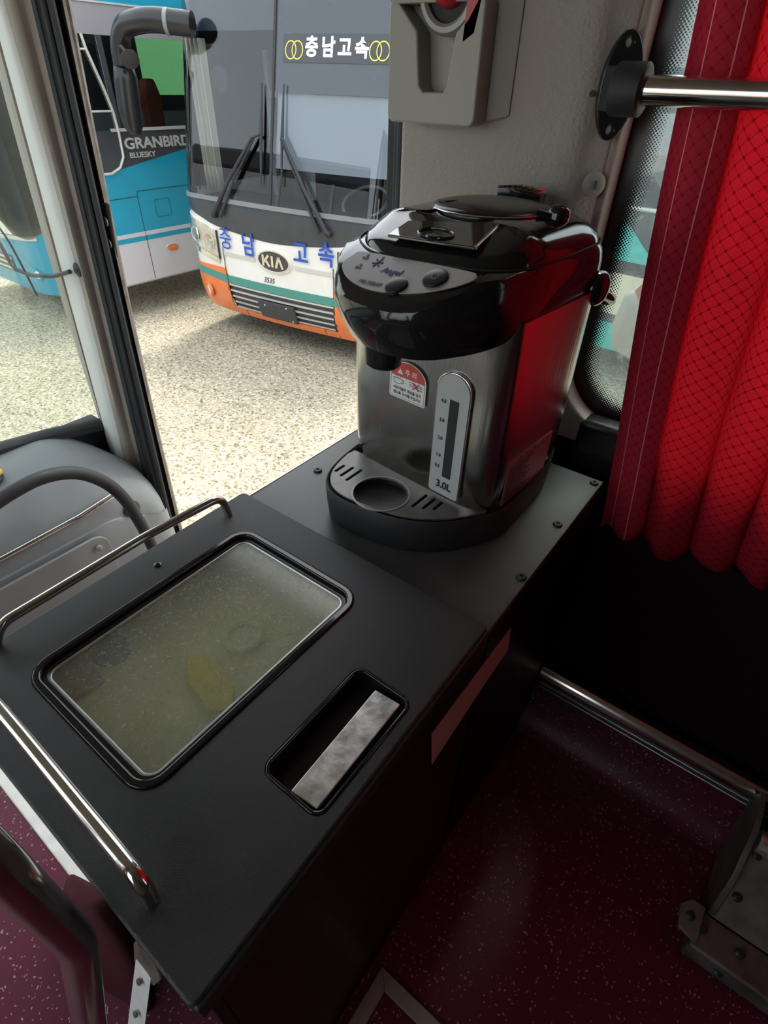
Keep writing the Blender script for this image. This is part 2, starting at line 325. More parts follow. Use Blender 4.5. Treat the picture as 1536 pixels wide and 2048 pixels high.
def text(body, size, o, ex, ey, m, parent, name='lettering', bold=0, ext=.0005, sx=1, shear=0, al='CENTER', warp=None):
    cu = bpy.data.curves.new('t', 'FONT'); cu.body = body; cu.size = size; cu.align_x = al; cu.align_y = 'CENTER'; cu.extrude = ext; cu.offset = bold; cu.shear = shear
    ob = bpy.data.objects.new('t', cu); C.objects.link(ob); bpy.context.view_layer.update()
    me = bpy.data.meshes.new_from_object(ob.evaluated_get(bpy.context.evaluated_depsgraph_get())); bpy.data.objects.remove(ob)
    me.materials.clear(); xf = warp or frame(o, ex, ey)
    for v in me.vertices: v.co = xf(Vector((v.co.x*sx, v.co.y, v.co.z)))
    me.name = name; return finish(name, me, m, parent, smooth=0)
# ================================================================== the ground outside and the coach shell
g = G(); g.grid(lambda a, b: (a, b, -2.5), lin(-40, 30, 8), lin(-30, 40, 8)); struct(g.build('ground', 'ground', smooth=0))
g = G(); g.box(-.68, 4, -1.4, .90, -1.47, -1.43); g.box(-2.2, -.68, -1.4, -.044, -1.47, -1.43); struct(g.build('floor', 'floor', smooth=0))
# vinyl cove that turns up the wall, its metal ribs
g = G(); prof = [(.90, -1.432), (.915, -1.428), (.935, -1.412), (.955, -1.385), (.975, -1.345), (.99, -1.30)]
g.loft([[(x, y, z) for y, z in prof]+[(x, 1.06, -1.30), (x, 1.06, -1.47), (x, .90, -1.47)] for x in (-.62, 4)]); struct(g.build('baseboard_right', 'floor', smooth=30))
g = G()
for k in range(3): g.box(-.16, 4, .982-.004*k, 1.0, -1.275-.012*k, -1.268-.012*k)
g.box(-.16, 4, .99, 1.03, -1.31, -1.262); struct(g.build('trim_2', 'alu', bevel=.002))
g = G(); g.box(-1.72, -.62, -.045, -.018, -1.46, -1.425); struct(g.build('trim_1', 'whitetrim', bevel=.004))
g = G(); g.box(-1.75, -.68, -.02, .45, -1.80, -1.76); g.box(-1.75, -.68, -.02, .0, -1.76, -1.46); g.box(-1.75, -.68, .45, 1.02, -2.12, -2.08); g.box(-1.75, -.68, .45, .47, -2.08, -1.80); struct(g.build('trim_3', 'floor', smooth=0))
g = G(); g.box(-2.5, 4, -1.45, 1.12, .78, .84); struct(g.build('ceiling', 'ceil', smooth=0))
# wall on the door side: carpeted lower wall, header, rear part
g = G(); g.box(-.66, 4, 1.03, 1.12, -2.1, -.58); g.box(-2.3, 4, 1.02, 1.12, .60, .84); g.box(2.2, 4, 1.03, 1.12, -.6, .7); struct(g.build('wall_right', 'wallcarpet', smooth=0))
g = G(); g.box(3.95, 4.05, -1.45, 1.1, -1.47, .84); struct(g.build('wall_back', 'ceil', smooth=0))
g = G(); g.box(-1.2, 4, -1.5, -1.4, -1.47, -.65); g.box(-2.4, 4, -1.5, -1.4, .65, .84); g.box(-2.4, -1.2, -1.5, -1.4, -1.47, -.95)
for x in (-1.2, .6, 2.1, 3.9): g.box(x-.05, x+.05, -1.5, -1.4, -.7, .7)
g.box(-.1, 3.9, -1.5, -1.42, -.7, .7)
struct(g.build('wall_left', 'ceil', smooth=0))
# the grained pillar between door and window
g = G()
prof = [(-.705, 1.06), (-.705, 1.0), (-.699, .988), (-.69, .985), (-.55, .985), (-.40, .985), (-.375, .987), (-.36, .993), (-.352, 1.003), (-.337, 1.02), (-.324, 1.045), (-.320, 1.08), (-.45, 1.10)]
g.loft([[(x, y, z) for x, y in prof] for z in (-2.1, -1.2, -.6, 0, .78)]); pil = struct(g.build('wall_pillar', 'taupe', smooth=50)); pil.name = 'trim_4'
L = [rrect(-.352, 2.25, -.66, .70, .02), rrect(-.319, 2.15, -.541, .62, .12, 14)]
struct(plate('trim_5', L, .05, .008, 'taupe', None, xf=lambda p: Vector((p.x, 1.082+p.z, p.y))))
# dots on the pane edge
g = G(); out = rrect(-.332, 2.16, -.555, .63, .13, 24); inn = rrect(-.332+.062, 2.10, -.555+.062, .57, .08, 24); n = len(out)
g.v = [(x, 1.0835, z) for x, z in out]+[(x, 1.0835, z) for x, z in inn]; g.f = [(k, (k+1) % n, n+(k+1) % n, n+k) for k in range(n)]
win = G().box(-.335, 2.17, 1.0845, 1.089, -.56, .64).build('window_1', 'glass', smooth=0); struct(win)
fr = g.build('dotted_border', 'frit', win, smooth=0)
uvl = fr.data.uv_layers.new(name='UVMap')
for lp in fr.data.loops: uvl.data[lp.index].uv = ((0, 0) if lp.vertex_index < n else (1, 0))
# black sill block under the window
g = G(); g.box(-.262, 2.2, 1.026, 1.08, -.68, -.528); struct(g.build('trim_6', 'gloss2', bevel=.014))
# black rubber on the door side of the pillar
g = G(); g.box(-.765, -.735, 1.03, 1.09, -2.1, .7); g.box(-.735, -.718, 1.01, 1.08, -2.1, .7); g.box(-.718, -.704, .995, 1.07, -2.1, .7); struct(g.build('trim_7', 'rubber', bevel=.005))
# front door post: pale face, taupe flank, rubber seal, bright strip
zs = [0.75, 0.2, -0.1, -0.35, -0.6, -0.8, -1.0, -1.2, -1.6, -2.3]
E_ = [[-2.109, -2.194, -2.24, -2.273, -2.298, -2.313, -2.324, -2.329, -2.334, -2.343], [-2.064, -2.133, -2.17, -2.201, -2.233, -2.258, -2.283, -2.308, -2.358, -2.446], [-2.015, -2.052, -2.073, -2.094, -2.118, -2.14, -2.165, -2.192, -2.25, -2.353], [-1.848, -1.908, -1.94, -1.967, -1.993, -2.013, -2.034, -2.054, -2.093, -2.161], [-1.73, -1.782, -1.809, -1.83, -1.849, -1.863, -1.875, -1.887, -1.907, -1.939], [-1.653, -1.724, -1.762, -1.789, -1.812, -1.828, -1.841, -1.852, -1.867, -1.886]]
def strip(i, ya, yb, yc=None, sub=1):
    g = G(); rings = []
    for k, z in enumerate(zs):
        a, b = E_[i][k], E_[i+1][k]; mid = (a+b)/2
        rings.append([(x*y, y, z) for x, y in ((a, ya), (a*.75+b*.25, ya-.006), (mid, (ya+yb)/2-.012 if yc is None else yc), (a*.25+b*.75, yb-.006), (b, yb), (b+.01, 1.075), (a, 1.075))])
    return g.loft(rings)
struct(strip(1, .985, .972).build('trim_8', 'pillar', smooth=45))
struct(strip(0, 1.03, .99).build('trim_9', 'pillartan', smooth=45))
struct(strip(2, .972, 1.0, .978).build('trim_10', 'pillartan', smooth=60))
struct(strip(3, .995, 1.03, 1.0).build('trim_11', 'rubber', smooth=30))
g = G()
for t, y in ((.22, .992), (.5, .998), (.78, 1.008)):
    g.tube([((E_[3][k]*(1-t)+E_[4][k]*t)*y, y, z) for k, z in enumerate(zs)], .010, 8)
struct(g.build('trim_12', 'rubber'))
struct(strip(4, 1.045, 1.05).build('trim_13', 'greymetal', smooth=30))
g = G(); g.prism([(-1.894, 1.040, -.33), (-1.858, 1.046, -.33), (-1.890, 1.046, -.50), (-1.925, 1.040, -.50)], (0, -.012, 0)); lt = g.build('door_latch', 'ink', bevel=.006); tag(lt, 'black latch plate with two round bolts on the edge of the door post', 'latch')
for x, z in ((-1.884, -.385), (-1.898, -.452)):
    g = G(); g.lathe([(.014, 0), (.014, .004), (.008, .006), (.006, .002)], (x, 1.030, z), (0, -1, 0), 20); g.build('bolt', 'greymetal', lt)
# wind-screen with seal
sealp = [(-2.30, 1.06, -1.255), (-2.30, .96, -1.232), (-2.30, .775, -1.196), (-2.30, .584, -1.173), (-2.34, .2, -1.16), (-2.38, -1.4, -1.16)]
g = G(); g.loft([[(x-.03, y, z-.04), (x-.03, y, z), (x+.005, y, z), (x+.02, y, z-.012), (x+.02, y, z-.04)] for x, y, z in sealp]); struct(g.build('trim_14', 'rubber'))
g = G(); g.loft([[(x-.02, y, z-.03), (x-.025, y, z-.03), (x-.025+.16, y, .85), (x-.02+.16, y, .85)] for x, y, z in sealp]); struct(g.build('window_2', 'wsglass', smooth=60))
g = G(); g.box(-2.45, -2.33, -1.45, 1.02, -2.4, -1.27); struct(g.build('wall_front', 'rubber', smooth=0))
# ================================================================== dashboard
d = thing('dashboard', 'grey moulded dashboard end under the windscreen beside the door post', 'dashboard', (-2.05, .4, -2.2))
prof = [(-2.31, -1.6), (-2.31, -1.205), (-2.2, -1.192), (-2.08, -1.188), (-1.98, -1.205), (-1.91, -1.24), (-1.868, -1.29), (-1.85, -1.35), (-1.846, -1.40), (-1.84, -1.405), (-1.835, -1.43), (-1.82, -1.6), (-1.79, -2.3), (-2.31, -2.3)]
def dz(y, z): t = max(0, (y-.68)/.30); return z-.20*t**1.9 if z > -1.42 else z-.10*t**1.9*max(0, (z+1.9)/.5 if z > -1.9 else 0)
ys = [-1.38, -.6, .2, .5]+lin(.62, .965, 12)
def dx(y, x): t = max(0, (y-.90)/.065); return x-.05*t*t if x > -2 else x
g = G(); g.loft([[(dx(y, x), y, dz(y, z)) for x, z in prof] for y in ys]); g.build('shell', 'dash', d, smooth=35)
g = G(); g.tube([(-1.846, -.6, -1.355), (-1.848, .32, -1.33), (-1.842, .60, -1.318), (-1.842, .75, -1.30)], .011, 12); g.build('trim_strip', 'chrome', d, label='long bright trim strip with pinkish reflection')
pf = frame((-1.812, -.2, -1.62), (0, 1, 0), (.035, 0, 1)); f = plate('panel_cover', [rrect(-.5, .86, -.36, .21, .06)], .012, .003, 'dash2', d, xf=pf)
g = G(); g.lathe([(.013, 0), (.013, .006), (.010, .008)], (-1.797, .61, -1.455), (1, 0, .03), 20); g.obox((-1.788, .61, -1.455), (.001, 0, 0), (0, .002, .001), (0, -.004, .009)); g.build('screw', 'dash', f)
g = G(); g.lathe([(.034, -.01), (.034, .004), (.026, .008), (.012, .018), (0.001, .02)], (-1.842, .80, -1.40), (1, .1, .1), 24); g.build('knob', 'rubber', d, label='round black knob')
g = G(); g.lathe([(.085, -.004), (.085, .004), (.07, .004), (.055, -.003)], (-2.13, .42, -1.186), (0, 0, 1), 40); g.build('round_well', 'rubber', d, label='dark round well')
g = G(); pts = [(-2.11+.05*math.cos(a), .45+.05*math.sin(a), -1.168+.012*math.cos(a)) for a in lin(0, 2*math.pi, 33)]; g.tube(pts, .006, 10, False); tag(g.build('ring', 'yellow'), 'yellow ring lying in the dark round well of the dashboard', 'ring')
# looped grab tube, mirror rod
g = G(); g.tube(fil([(-1.5, .02, -1.42), (-1.5, .02, -1.0), (-1.5, .329, -.905), (-1.5, .44, -.895), (-1.5, .53, -.925), (-1.5, .60, -1.0), (-1.5, .64, -1.09), (-1.5, .665, -1.216), (-1.5, .685, -1.40), (-1.5, .70, -1.76)], .06), .0195, 18)
tag(g.build('grab_rail', 'rubber', smooth=60), 'black rubber-covered grab rail arching over the step well before the dashboard', 'grab rail')
r = thing('mirror_cable_arm', 'thin black rod fixed to the door post by a small oval bracket', 'rod', (-2.04, .95, -.55))
g = G(); g.tube(fil([(-2.70, .95, -.40), (-2.562, .95, -.53), (-2.52, .95, -.622), (-2.387, .95, -.625), (-2.20, .95, -.595), (-2.04, .94, -.548)], .03), .0075, 10); g.build('rod', 'wiper', r)
g = G(); g.tube(fil([(-2.62, .96, -.42), (-2.50, .96, -.51), (-2.43, .95, -.60), (-2.38, .945, -.70)], .04), .004, 8); g.build('cable', 'wiper', r)
g = G(); g.lathe([(.024, 0), (.024, .008), (.018, .012)], (-2.04, .975, -.548), (0, -1, 0), 20); g.build('bracket', 'wiper', r)
# our own outside mirror
r = thing('wing_mirror', 'long black mirror housing hanging outside the windscreen beside the door post', 'mirror', (-2.95, 1.2, -.3))
def oval(c, rx, ry, z, n=24): return [(c[0]+rx*math.cos(2*math.pi*k/n), c[1]+ry*math.sin(2*math.pi*k/n), z) for k in range(n)]
g = G(); g.loft([oval((-2.72, 1.18), .03, .05, .42), oval((-2.74, 1.18), .085, .10, .36), oval((-2.78, 1.18), .105, .12, .2), oval((-2.84, 1.2), .115, .125, -.1), oval((-2.90, 1.21), .11, .12, -.38), oval((-2.93, 1.22), .09, .10, -.52), oval((-2.95, 1.23), .055, .065, -.60), oval((-2.96, 1.23), .02, .02, -.625)])
g.build('housing', 'gloss2', r, smooth=60)
g = G(); g.tube(fil([(-2.72, 1.18, .38), (-2.72, 1.18, .62), (-2.35, 1.15, .72)], .12), .03, 14); g.build('arm', 'gloss2', r)
g = G(); g.prism([(-2.70, 1.085, .28), (-2.86, 1.085, .28), (-2.95, 1.085, -.42), (-2.80, 1.085, -.42)], (0, -.006, 0)); g.build('mirror_glass', 'mirrorgl', r, bevel=.002)

# ================================================================== the service counter
c = thing('service_counter', 'black box counter with a lidded cooler standing between doorway and seats', 'counter', (-.42, .48, -1.43))
X0, X1, Y1 = -.668, -.170, .978
g = G(); g.box(X0, X1, .0, .012, -1.43, -.625); g.box(X0, X0+.012, .012, Y1, -1.43, -.625); g.box(X0, X1, Y1-.012, Y1, -1.43, -.63); g.box(X0, X1, .50, .512, -1.43, -.63); g.build('cabinet', 'matte', c, bevel=.002)
g = G(); g.box(X1-.012, X1, .012, Y1-.012, -1.43, -.628); g.build('side_panel', 'side', c, bevel=.002, label='glossy black side panel')
g = G(); g.box(X0+.014, X1-.014, .014, .498, -.665, -.66); liner = g.box(-.655, -.30, .03, .47, -.668, -.655).build('cooler_liner', 'liner', c, smooth=0, label='cream inner liner')
g = G(); g.box(-.678, -.1705, .488, .981, -.628, -.618); g.build('top_plate', 'plate', c, bevel=.0015)
g = G(); g.box(-.681, -.6775, .50, .981, -.632, -.6165); g.build('edge_strip', 'alu', c, bevel=.001, label='bright aluminium edge strip')
for x, y in ((-.1835, .963), (-.189, .795), (-.182, .633), (-.636, .652), (-.60, .93)):
    g = G(); g.lathe([(.0085, 0), (.0085, .002), (.007, .0045), (.003, .0045), (.0025, .002)], (x, y, -.618), (0, 0, 1), 20); g.build('screw', 'ink', c)
# lid with window opening and handle recess
wr = (-.600, -.345, .064, .430); hr = (-.272, -.187, .162, .333)
L = [rrect(-.678, -.170, -.010, .498, .008), rrect(*wr, .032), rrect(*hr, .014)]
lid = plate('lid', L, .026, .003, 'blackabs', c, z=-.600)
def ring(name, rect, r0, ins, z0, th, m, par, rr, bev=.0015, **k): 
    a = rrect(*rect, rr); b = rrect(rect[0]+ins, rect[1]-ins, rect[2]+ins, rect[3]-ins, max(.003, rr-ins)); return plate(name, [a, b], th, bev, m, par, z=z0, **k)
ring('gasket', (wr[0]-.001, wr[1]+.001, wr[2]-.001, wr[3]+.001), 0, .010, -.5975, .012, 'gloss', lid, .033, .0022)
ring('inner_gasket', (wr[0]+.009, wr[1]-.009, wr[2]+.009, wr[3]-.009), 0, .007, -.6045, .012, 'gloss2', lid, .024)
ring('pane_edge', (wr[0]+.016, wr[1]-.016, wr[2]+.016, wr[3]-.016), 0, .0028, -.6065, .004, 'alu', lid, .017, .0005, label='bright metal edge round the pane')
plate('window_pane', [rrect(wr[0]+.016, wr[1]-.016, wr[2]+.016, wr[3]-.016, .017)], .004, .0005, 'lidglass', lid, z=-.6075, label='scuffed cloudy pane')
ring('handle_bezel', (hr[0]-.001, hr[1]+.001, hr[2]-.001, hr[3]+.001), 0, .004, -.5985, .030, 'gloss', lid, .015, .0015)
g = G(); g.box(hr[0]+.001, hr[1]-.001, hr[2]+.001, hr[3]-.001, -.632, -.626); cup = g.build('handle_recess', 'gloss2', lid, smooth=0)
g = G(); g.prism([(-.232, .1668, -.6045), (-.196, .1692, -.6015), (-.198, .3225, -.6015), (-.236, .3215, -.6045)], (0, 0, -.0035)); hd = g.build('handle', 'worn', lid, bevel=.0012, label='scratched chrome handle flap')
g = G(); g.lathe([(.006, 0), (.006, .001), (.004, .0022), (.0015, .0022)], (-.635, .286, -.600), (0, 0, 1), 16); g.build('lid_screw', 'gloss', lid)
# rounded overhanging lip of the lid on the seat side
g = G(); g.box(-.1785, -.166, -.008, .496, -.634, -.6045); g.build('lid_lip', 'blackabs', lid, bevel=.003)
# chrome guard rails on the lid
g = G(); g.tube(fil([(-.645, .436, -.602), (-.653, .434, -.562), (-.668, .30, -.566), (-.668, .078, -.570), (-.668, .062, -.600)], .022), .0068, 18); g.build('guard_rail', 'chrome', c, smooth=60, label='thin chrome rail on the doorway edge')
g = G(); g.tube(fil([(-.262, .016, -.601), (-.271, .019, -.570), (-.50, .022, -.566), (-.645, .022, -.566), (-.66, .022, -.600)], .022), .0078, 18); g.build('guard_rail', 'chrome', c, smooth=60, label='thin chrome rail on the near edge')
# bracket and slotted strip low on the near end
g = G(); g.prism([(-.49, -.012, -1.20), (-.447, -.012, -1.20), (-.43, -.02, -1.25), (-.44, -.035, -1.27), (-.50, -.035, -1.27), (-.51, -.02, -1.24)], (0, -.006, -.002)); br = g.build('end_bracket', 'greymetal', c, bevel=.002, label='grey rounded end bracket')
g = G(); g.prism([(-.495, -.036, -1.262), (-.450, -.036, -1.262), (-.425, -.12, -1.425), (-.470, -.12, -1.425)], (0, -.003, -.004)); sb = g.build('floor_strap', 'whitetrim', c, bevel=.001, label='white metal strap with rivets')
for p in ((-.470, -.052, -1.283), (-.458, -.085, -1.345)):
    g = G(); g.lathe([(.006, 0), (.006, .003), (.003, .004)], p, (0, -.85, .5), 14); g.build('rivet', 'greymetal', sb)
g = G(); pts = [(.0, .603, -.703), (.0, .363, -.696), (0, .380, -.808), (0, .50, -.789), (0, .619, -.777), (0, .612, -.74)]; g.prism([(-.1698, y, z) for _, y, z in pts], (.0008, 0, 0)); tag(g.build('tape', 'tape', smooth=0), 'strip of beige tape stuck on the black side of the counter', 'tape')
# things lying in the cooler, seen through the cloudy pane
def on_liner(x, y): return (x, y, -.655)
g = G(); g.lathe([(.030, 0), (.030, .008), (.026, .010), (.021, .008), (.021, .004), (.001, .005)], (-.462, .296, -.6548), (0, 0, 1), 40); tag(g.build('container_lid', 'whiteplastic'), 'round white container lid with a raised rim under the cooler pane', 'lid')
g = G(); g.lathe([(.026, 0), (.026, .006), (.024, .008), (.001, .008)], (-.590, .165, -.6545), (0, 0, 1), 36); tag(g.build('bottle_top', 'blue'), 'round blue bottle top under the cooler pane', 'bottle top')
b = thing('card_box', 'brown card packet with a round emblem under the cooler pane', 'box', (-.61, .10, -.655))
g = G(); g.prism([(-.652, .068, -.6548), (-.560, .064, -.6548), (-.552, .132, -.6548), (-.648, .140, -.6548)], (0, 0, .006)); g.build('pack', 'brown', b, bevel=.001)
g = G(); g.tube([(-.603+.017*math.cos(a), .105+.017*math.sin(a), -.6482) for a in lin(0, 6.2832, 25)], .002, 6, False); g.build('emblem', 'redp', b)
g = G(); g.prism([(-.494, .220, -.6548), (-.470, .246, -.6548), (-.408, .232, -.6548), (-.376, .205, -.6548), (-.405, .186, -.6548), (-.462, .198, -.6548)], (0, 0, .010)); tag(g.build('packet', 'yel2', bevel=.002), 'yellow packet lying under the cooler pane', 'packet')

# ================================================================== small fittings around
# stanchion by the camera side
g = G(); g.tube(fil([(-.360, -.05, -.14), (-.316, -.043, -.471), (-.302, -.044, -.636), (-.318, -.090, -.841), (-.345, -.22, -1.43)], .018, 10), .0165, 24); tag(g.build('handrail', 'chrome', smooth=60), 'bent chrome handrail in front of the near end of the counter', 'handrail')
rnd = random.Random(4)
g = G(); rings = []
for i, z in enumerate(lin(-1.30, -1.429, 9)):
    t = i/8; a = .03+.075*math.sin(min(1, t*1.5)*1.57); rings.append([( -.70+.10*t+a*1.15*math.cos(q)*(1+.10*math.sin(3*q+t*2)), -.045-.02*t+min(.036, a*.42*math.sin(q))*(1+.1*math.cos(4*q)), z) for q in lin(0, 6.2832, 33)[:-1]])
tag(g.loft(rings).build('cloth_bag', 'cloth', smooth=60), 'dark maroon cloth bundle on the floor against the near end of the counter', 'bag')
# floor hatch frame
h = thing('floor_hatch_frame', 'beige metal frame corner set in the dark red floor beside the counter', 'frame', (0, 0, -1.43))
g = G(); g.prism([(-.150, .254, -1.429), (.45, .254, -1.429), (.45, .226, -1.429), (-.122, .226, -1.429)], (0, 0, .008)); g.build('frame_bar', 'frame', h, bevel=.002)
g = G(); g.prism([(-.150, .254, -1.429), (-.122, .226, -1.429), (-.122, -.35, -1.429), (-.150, -.35, -1.429)], (0, 0, .008)); g.build('frame_bar', 'frame', h, bevel=.002)
# wall rail low down
g = G(); g.tube([(-.165, .985, -1.240), (3.9, .985, -1.240)], .025, 24); tag(g.build('floor_rail', 'chrome', smooth=60), 'thick chrome rail running low along the wall above the red floor', 'rail')
# seat mounting
s = thing('seat_bracket', 'grey riveted metal seat foot on the dark red floor by the low rail', 'bracket', (.5, .8, -1.43))
g = G(); g.box(.335, .80, .655, .735, -1.43, -1.372); g.build('foot_rail', 'greymetal', s, bevel=.006)
g = G(); L = [[(0, 0), (.42, 0), (.42, .19), (.03, .19), (0, .15)], circ(.20, .085, .075, .035)]
g2 = plate('slanted_plate', L, .004, .0008, 'greymetal', s, xf=frame((.36, .735, -1.372), (1, 0, 0), (0, .13, .12)))
g = G(); pr = [(.745, -1.43), (.735, -1.36), (.78, -1.27), (.86, -1.20), (.95, -1.19), (.97, -1.25), (.90, -1.40)]; g.prism([(.352, y, z) for y, z in pr], (.012, 0, 0)); g.build('side_plate', 'greymetal', s, bevel=.002)
g = G(); g.prism([(.300, .715, -1.365), (.318, .735, -1.355), (.345, .735, -1.355), (.345, .66, -1.365), (.308, .672, -1.368)], (0, 0, -.006)); g.build('lug', 'greymetal', s, bevel=.002)
g = G(); g.tube([(.37, .86, -1.225), (.80, .86, -1.225)], .024, 20); g.build('cross_tube', 'worn', s, smooth=60)
for p in ((.322, .702, -1.362), (.35, .70, -1.371), (.40, .655, -1.40), (.385, .78, -1.328), (.385, .85, -1.262), (.42, .70, -1.371)):
    g = G(); g.lathe([(.009, 0), (.009, .004), (.005, .007), (.001, .007)], p, (0, -.6, 1), 16); g.build('rivet', 'wiper', s)
# ------------------------------------------------------------------ rail and holder on the pillar, curtain
h = thing('window_handrail', 'chrome handrail across the red curtain with a black flange on the pillar', 'handrail', (-.32, 1.0, 0))
g = G(); g.tube([(-.30, .956, -.004), (1.9, .960, -.004)], .0170, 28); g.build('rail', 'chrome', h, smooth=60)
ff = frame((-.330, 1.005, -.002), (.72, .69, 0), (-.0, 0, 1))
o_ = []
for k in range(40):
    a = 2*math.pi*k/40; ca, sa = math.cos(a), math.sin(a); o_.append((.030*math.copysign(abs(ca)**.8, ca)*(1-.30*abs(sa)**2), .064*math.copysign(abs(sa)**.85, sa)))
fl = plate('flange', [o_, circ(0, .050, .005, n=12), circ(0, -.050, .005, n=12)], .012, .003, 'gloss2', h, z=.006, xf=ff, label='black oval wall flange')
g = G(); g.lathe([(.029, 0), (.0305, .003), (.0305, .040), (.028, .043), (.019, .043)], (-.320, .957, -.004), (1, 0, 0), 36); g.obox((-.322, .982, -.004), (.012, .012, 0), (-.016, .016, 0), (0, 0, .026)); g.build('socket', 'matte', h, smooth=35, bevel=.003, label='black socket holding the rail end')
g = G(); g.lathe([(.018, 0), (.018, .004), (.012, .007), (.004, .007)], (-.337, 1.012, -.125), (.66, -.75, 0), 28); sc = g.build('trim_button', 'box'); tag(sc, 'round beige screw cap on the pillar below the handrail flange', 'screw cap')
g = G(); g.obox((-.3315, 1.0055, -.125), (.0008, -.0009, 0), (0, 0, .006), (.0012, .0011, 0)); g.build('screw_slot', 'inkgrey', sc)
g = G(); g.lathe([(.004, 0), (.004, .001)], (-.362, .9905, -.010), (.3, -1, 0), 12); tag(g.build('screw_hole', 'ink'), 'small dark screw hole in the pillar left of the flange', 'screw hole')
b = thing('wall_holder', 'warm grey plastic holder with a tapered pocket fixed to the pillar', 'holder', (-.6, .95, -.06))
L = [rrect(-.690, -.520, -.058, .098, .012), [(-.648, .10*.8), (-.660, .074), (-.676, .090), (-.676, .0901), (-.668, .0902), (-.545, .0902), (-.545, .088), (-.566, .062), (-.578, -.012), (-.582, -.016), (-.622, -.016), (-.627, -.012), (-.636, .062), (-.645, .075)]]
L[1] = [(-.672, .090), (-.636, .058), (-.628, -.008), (-.620, -.016), (-.582, -.016), (-.576, -.008), (-.566, .055), (-.548, .072), (-.536, .090)]
plate('front', L, .040, .003, 'box', b, xf=lambda p: Vector((p.x, .948-p.z-.02+.0, p.y)))
g = G(); g.prism([(-.686, .966, -.054), (-.524, .966, -.054), (-.485, .984, -.045), (-.69, .984, -.054)], (0, 0, .154)); g.build('back_shell', 'box', b, bevel=.004)
b2 = thing('emergency_hammer', 'red handled hammer in a grey ring above the wall holder pocket', 'hammer', (-.6, .94, .09))
g = G(); g.lathe([(.037, .004), (.037, .012), (.041, .016), (.047, .015), (.051, .009), (.051, .0)], (-.5895, .948, .103), (0, -1, 0), 48, cap=False); g.build('ring', 'silver', b2, solid=.001)
g = G(); g.lathe([(.038, -.004), (.038, .004), (.034, .006), (.001, .006)], (-.5895, .948, .103), (0, -1, 0), 36); g.build('backing', 'rubber', b2)
g = G(); g.lathe([(.030, -.004), (.029, .010), (.022, .022), (.010, .028), (.001, .029)], (-.588, .942, .112), (0, -1, 0), 28); g.build('grip', 'redplastic', b2)
g = G(); g.prism([(-.535, .928, .055), (-.553, .928, .045), (-.548, .928, .13), (-.520, .928, .13)], (0, .006, 0)); g.build('tag', 'redplastic', b2)
# curtain
rnd = random.Random(7)
ph = [0]; 
for i in range(400): ph.append(ph[-1]+.0052*(1+.5*math.sin(i*.31)+.3*math.sin(i*.113+1)))
def cur(iu, z):
    x = ph[iu]; t = (z+.748)/.84; f = x*78+1.1*math.sin(x*15+.6)+.35*math.sin(z*3+x*9)
    sw = .35+.65*min(1, max(0, x-.02)/.07)
    tri = math.asin(math.sin(f))/1.5708; fold = .55*tri+.38*math.sin(f)+.10*math.sin(2.3*f+1+z*3)
    xx = -.156+x*.95-(z+.748)*.122+.0125*math.cos(f)*sw+.003*math.sin(z*7+x*11)
    return (xx, 1.0005+.0195*sw*(1-.15*t)*fold+.002*math.sin(z*9+x*23), z)
nu = 300; vs = lin(-.745, .60, 46); g = G()
for j, z in enumerate(vs):
    for i in range(nu):
        zz = z
        if j < 3: f_ = ph[i]*78+1.1*math.sin(ph[i]*15+.6); zz = z+(1-j/3)*(-.020*abs(math.cos(f_/2+.4))**4+.006*math.sin(ph[i]*31)+.012+.10*min(ph[i], .4))
        g.v.append(cur(i, zz))
g.f = [(j*nu+i, j*nu+i+1, (j+1)*nu+i+1, (j+1)*nu+i) for j in range(len(vs)-1) for i in range(nu-1)]
cu = g.build('curtain', 'curtain', smooth=80); tag(cu, 'red figured curtain hanging in folds over the side window', 'curtain')
uvl = cu.data.uv_layers.new(name='UVMap')
for lp in cu.data.loops:
    k = lp.vertex_index; i, j = k % nu, k//nu; uvl.data[lp.index].uv = (ph[i]*1.5, vs[j])
cu.modifiers.new('s', 'SOLIDIFY').thickness = .0008
g = G(); g.tube([(-.33, 1.0, .605), (2.2, 1.0, .605)], .008, 10); tag(g.build('curtain_rod', 'alu'), 'thin metal rod carrying the red curtain', 'curtain rod')
# ================================================================== the electric air pot
XC = -.393
def outl(w, yb, yc, yf, p=2.2, q=2., rb=.05, rf=0, z0=0, z1=None, zf=None, n=30, xc=None):
    """closed outline seen from above: curved front, straight sides, rounded back"""
    xc = XC if xc is None else xc; z1 = z0 if z1 is None else z1; o = []
    for k in range(n+1):
        t = -math.cos(math.pi*k/n); y = yc-(yc-yf)*max(0, 1-abs(t)**p)**(1/q); o.append((xc+t*w, y))
    for k in range(1, 7): o.append((xc+w, yc+(yb-rb-yc)*k/7))
    for k in range(9): a = R(90*k/8); o.append((xc+w-rb+rb*math.cos(a), yb-rb+rb*math.sin(a)))
    for k in range(1, 5): o.append((xc+(w-rb)*(1-2*k/5), yb))
    for k in range(9): a = R(90+90*k/8); o.append((xc-w+rb+rb*math.cos(a), yb-rb+rb*math.sin(a)))
    for k in range(1, 7): o.append((xc-w, yb-rb-(yb-rb-yc)*k/7))
    r = []
    for x, y in o:
        if zf: z = zf(x, y)
        else: s_ = min(1, max(0, (yc-y)/max(1e-4, yc-yf))); z = z0+(z1-z0)*s_
        r.append((x, y, z))
    return r
pot = thing('electric_air_pot', 'steel and black electric air pot standing on the rear of the counter', 'hot water dispenser', (XC, .73, -.618))
BF = dict(p=5, q=1.6, rb=.07)
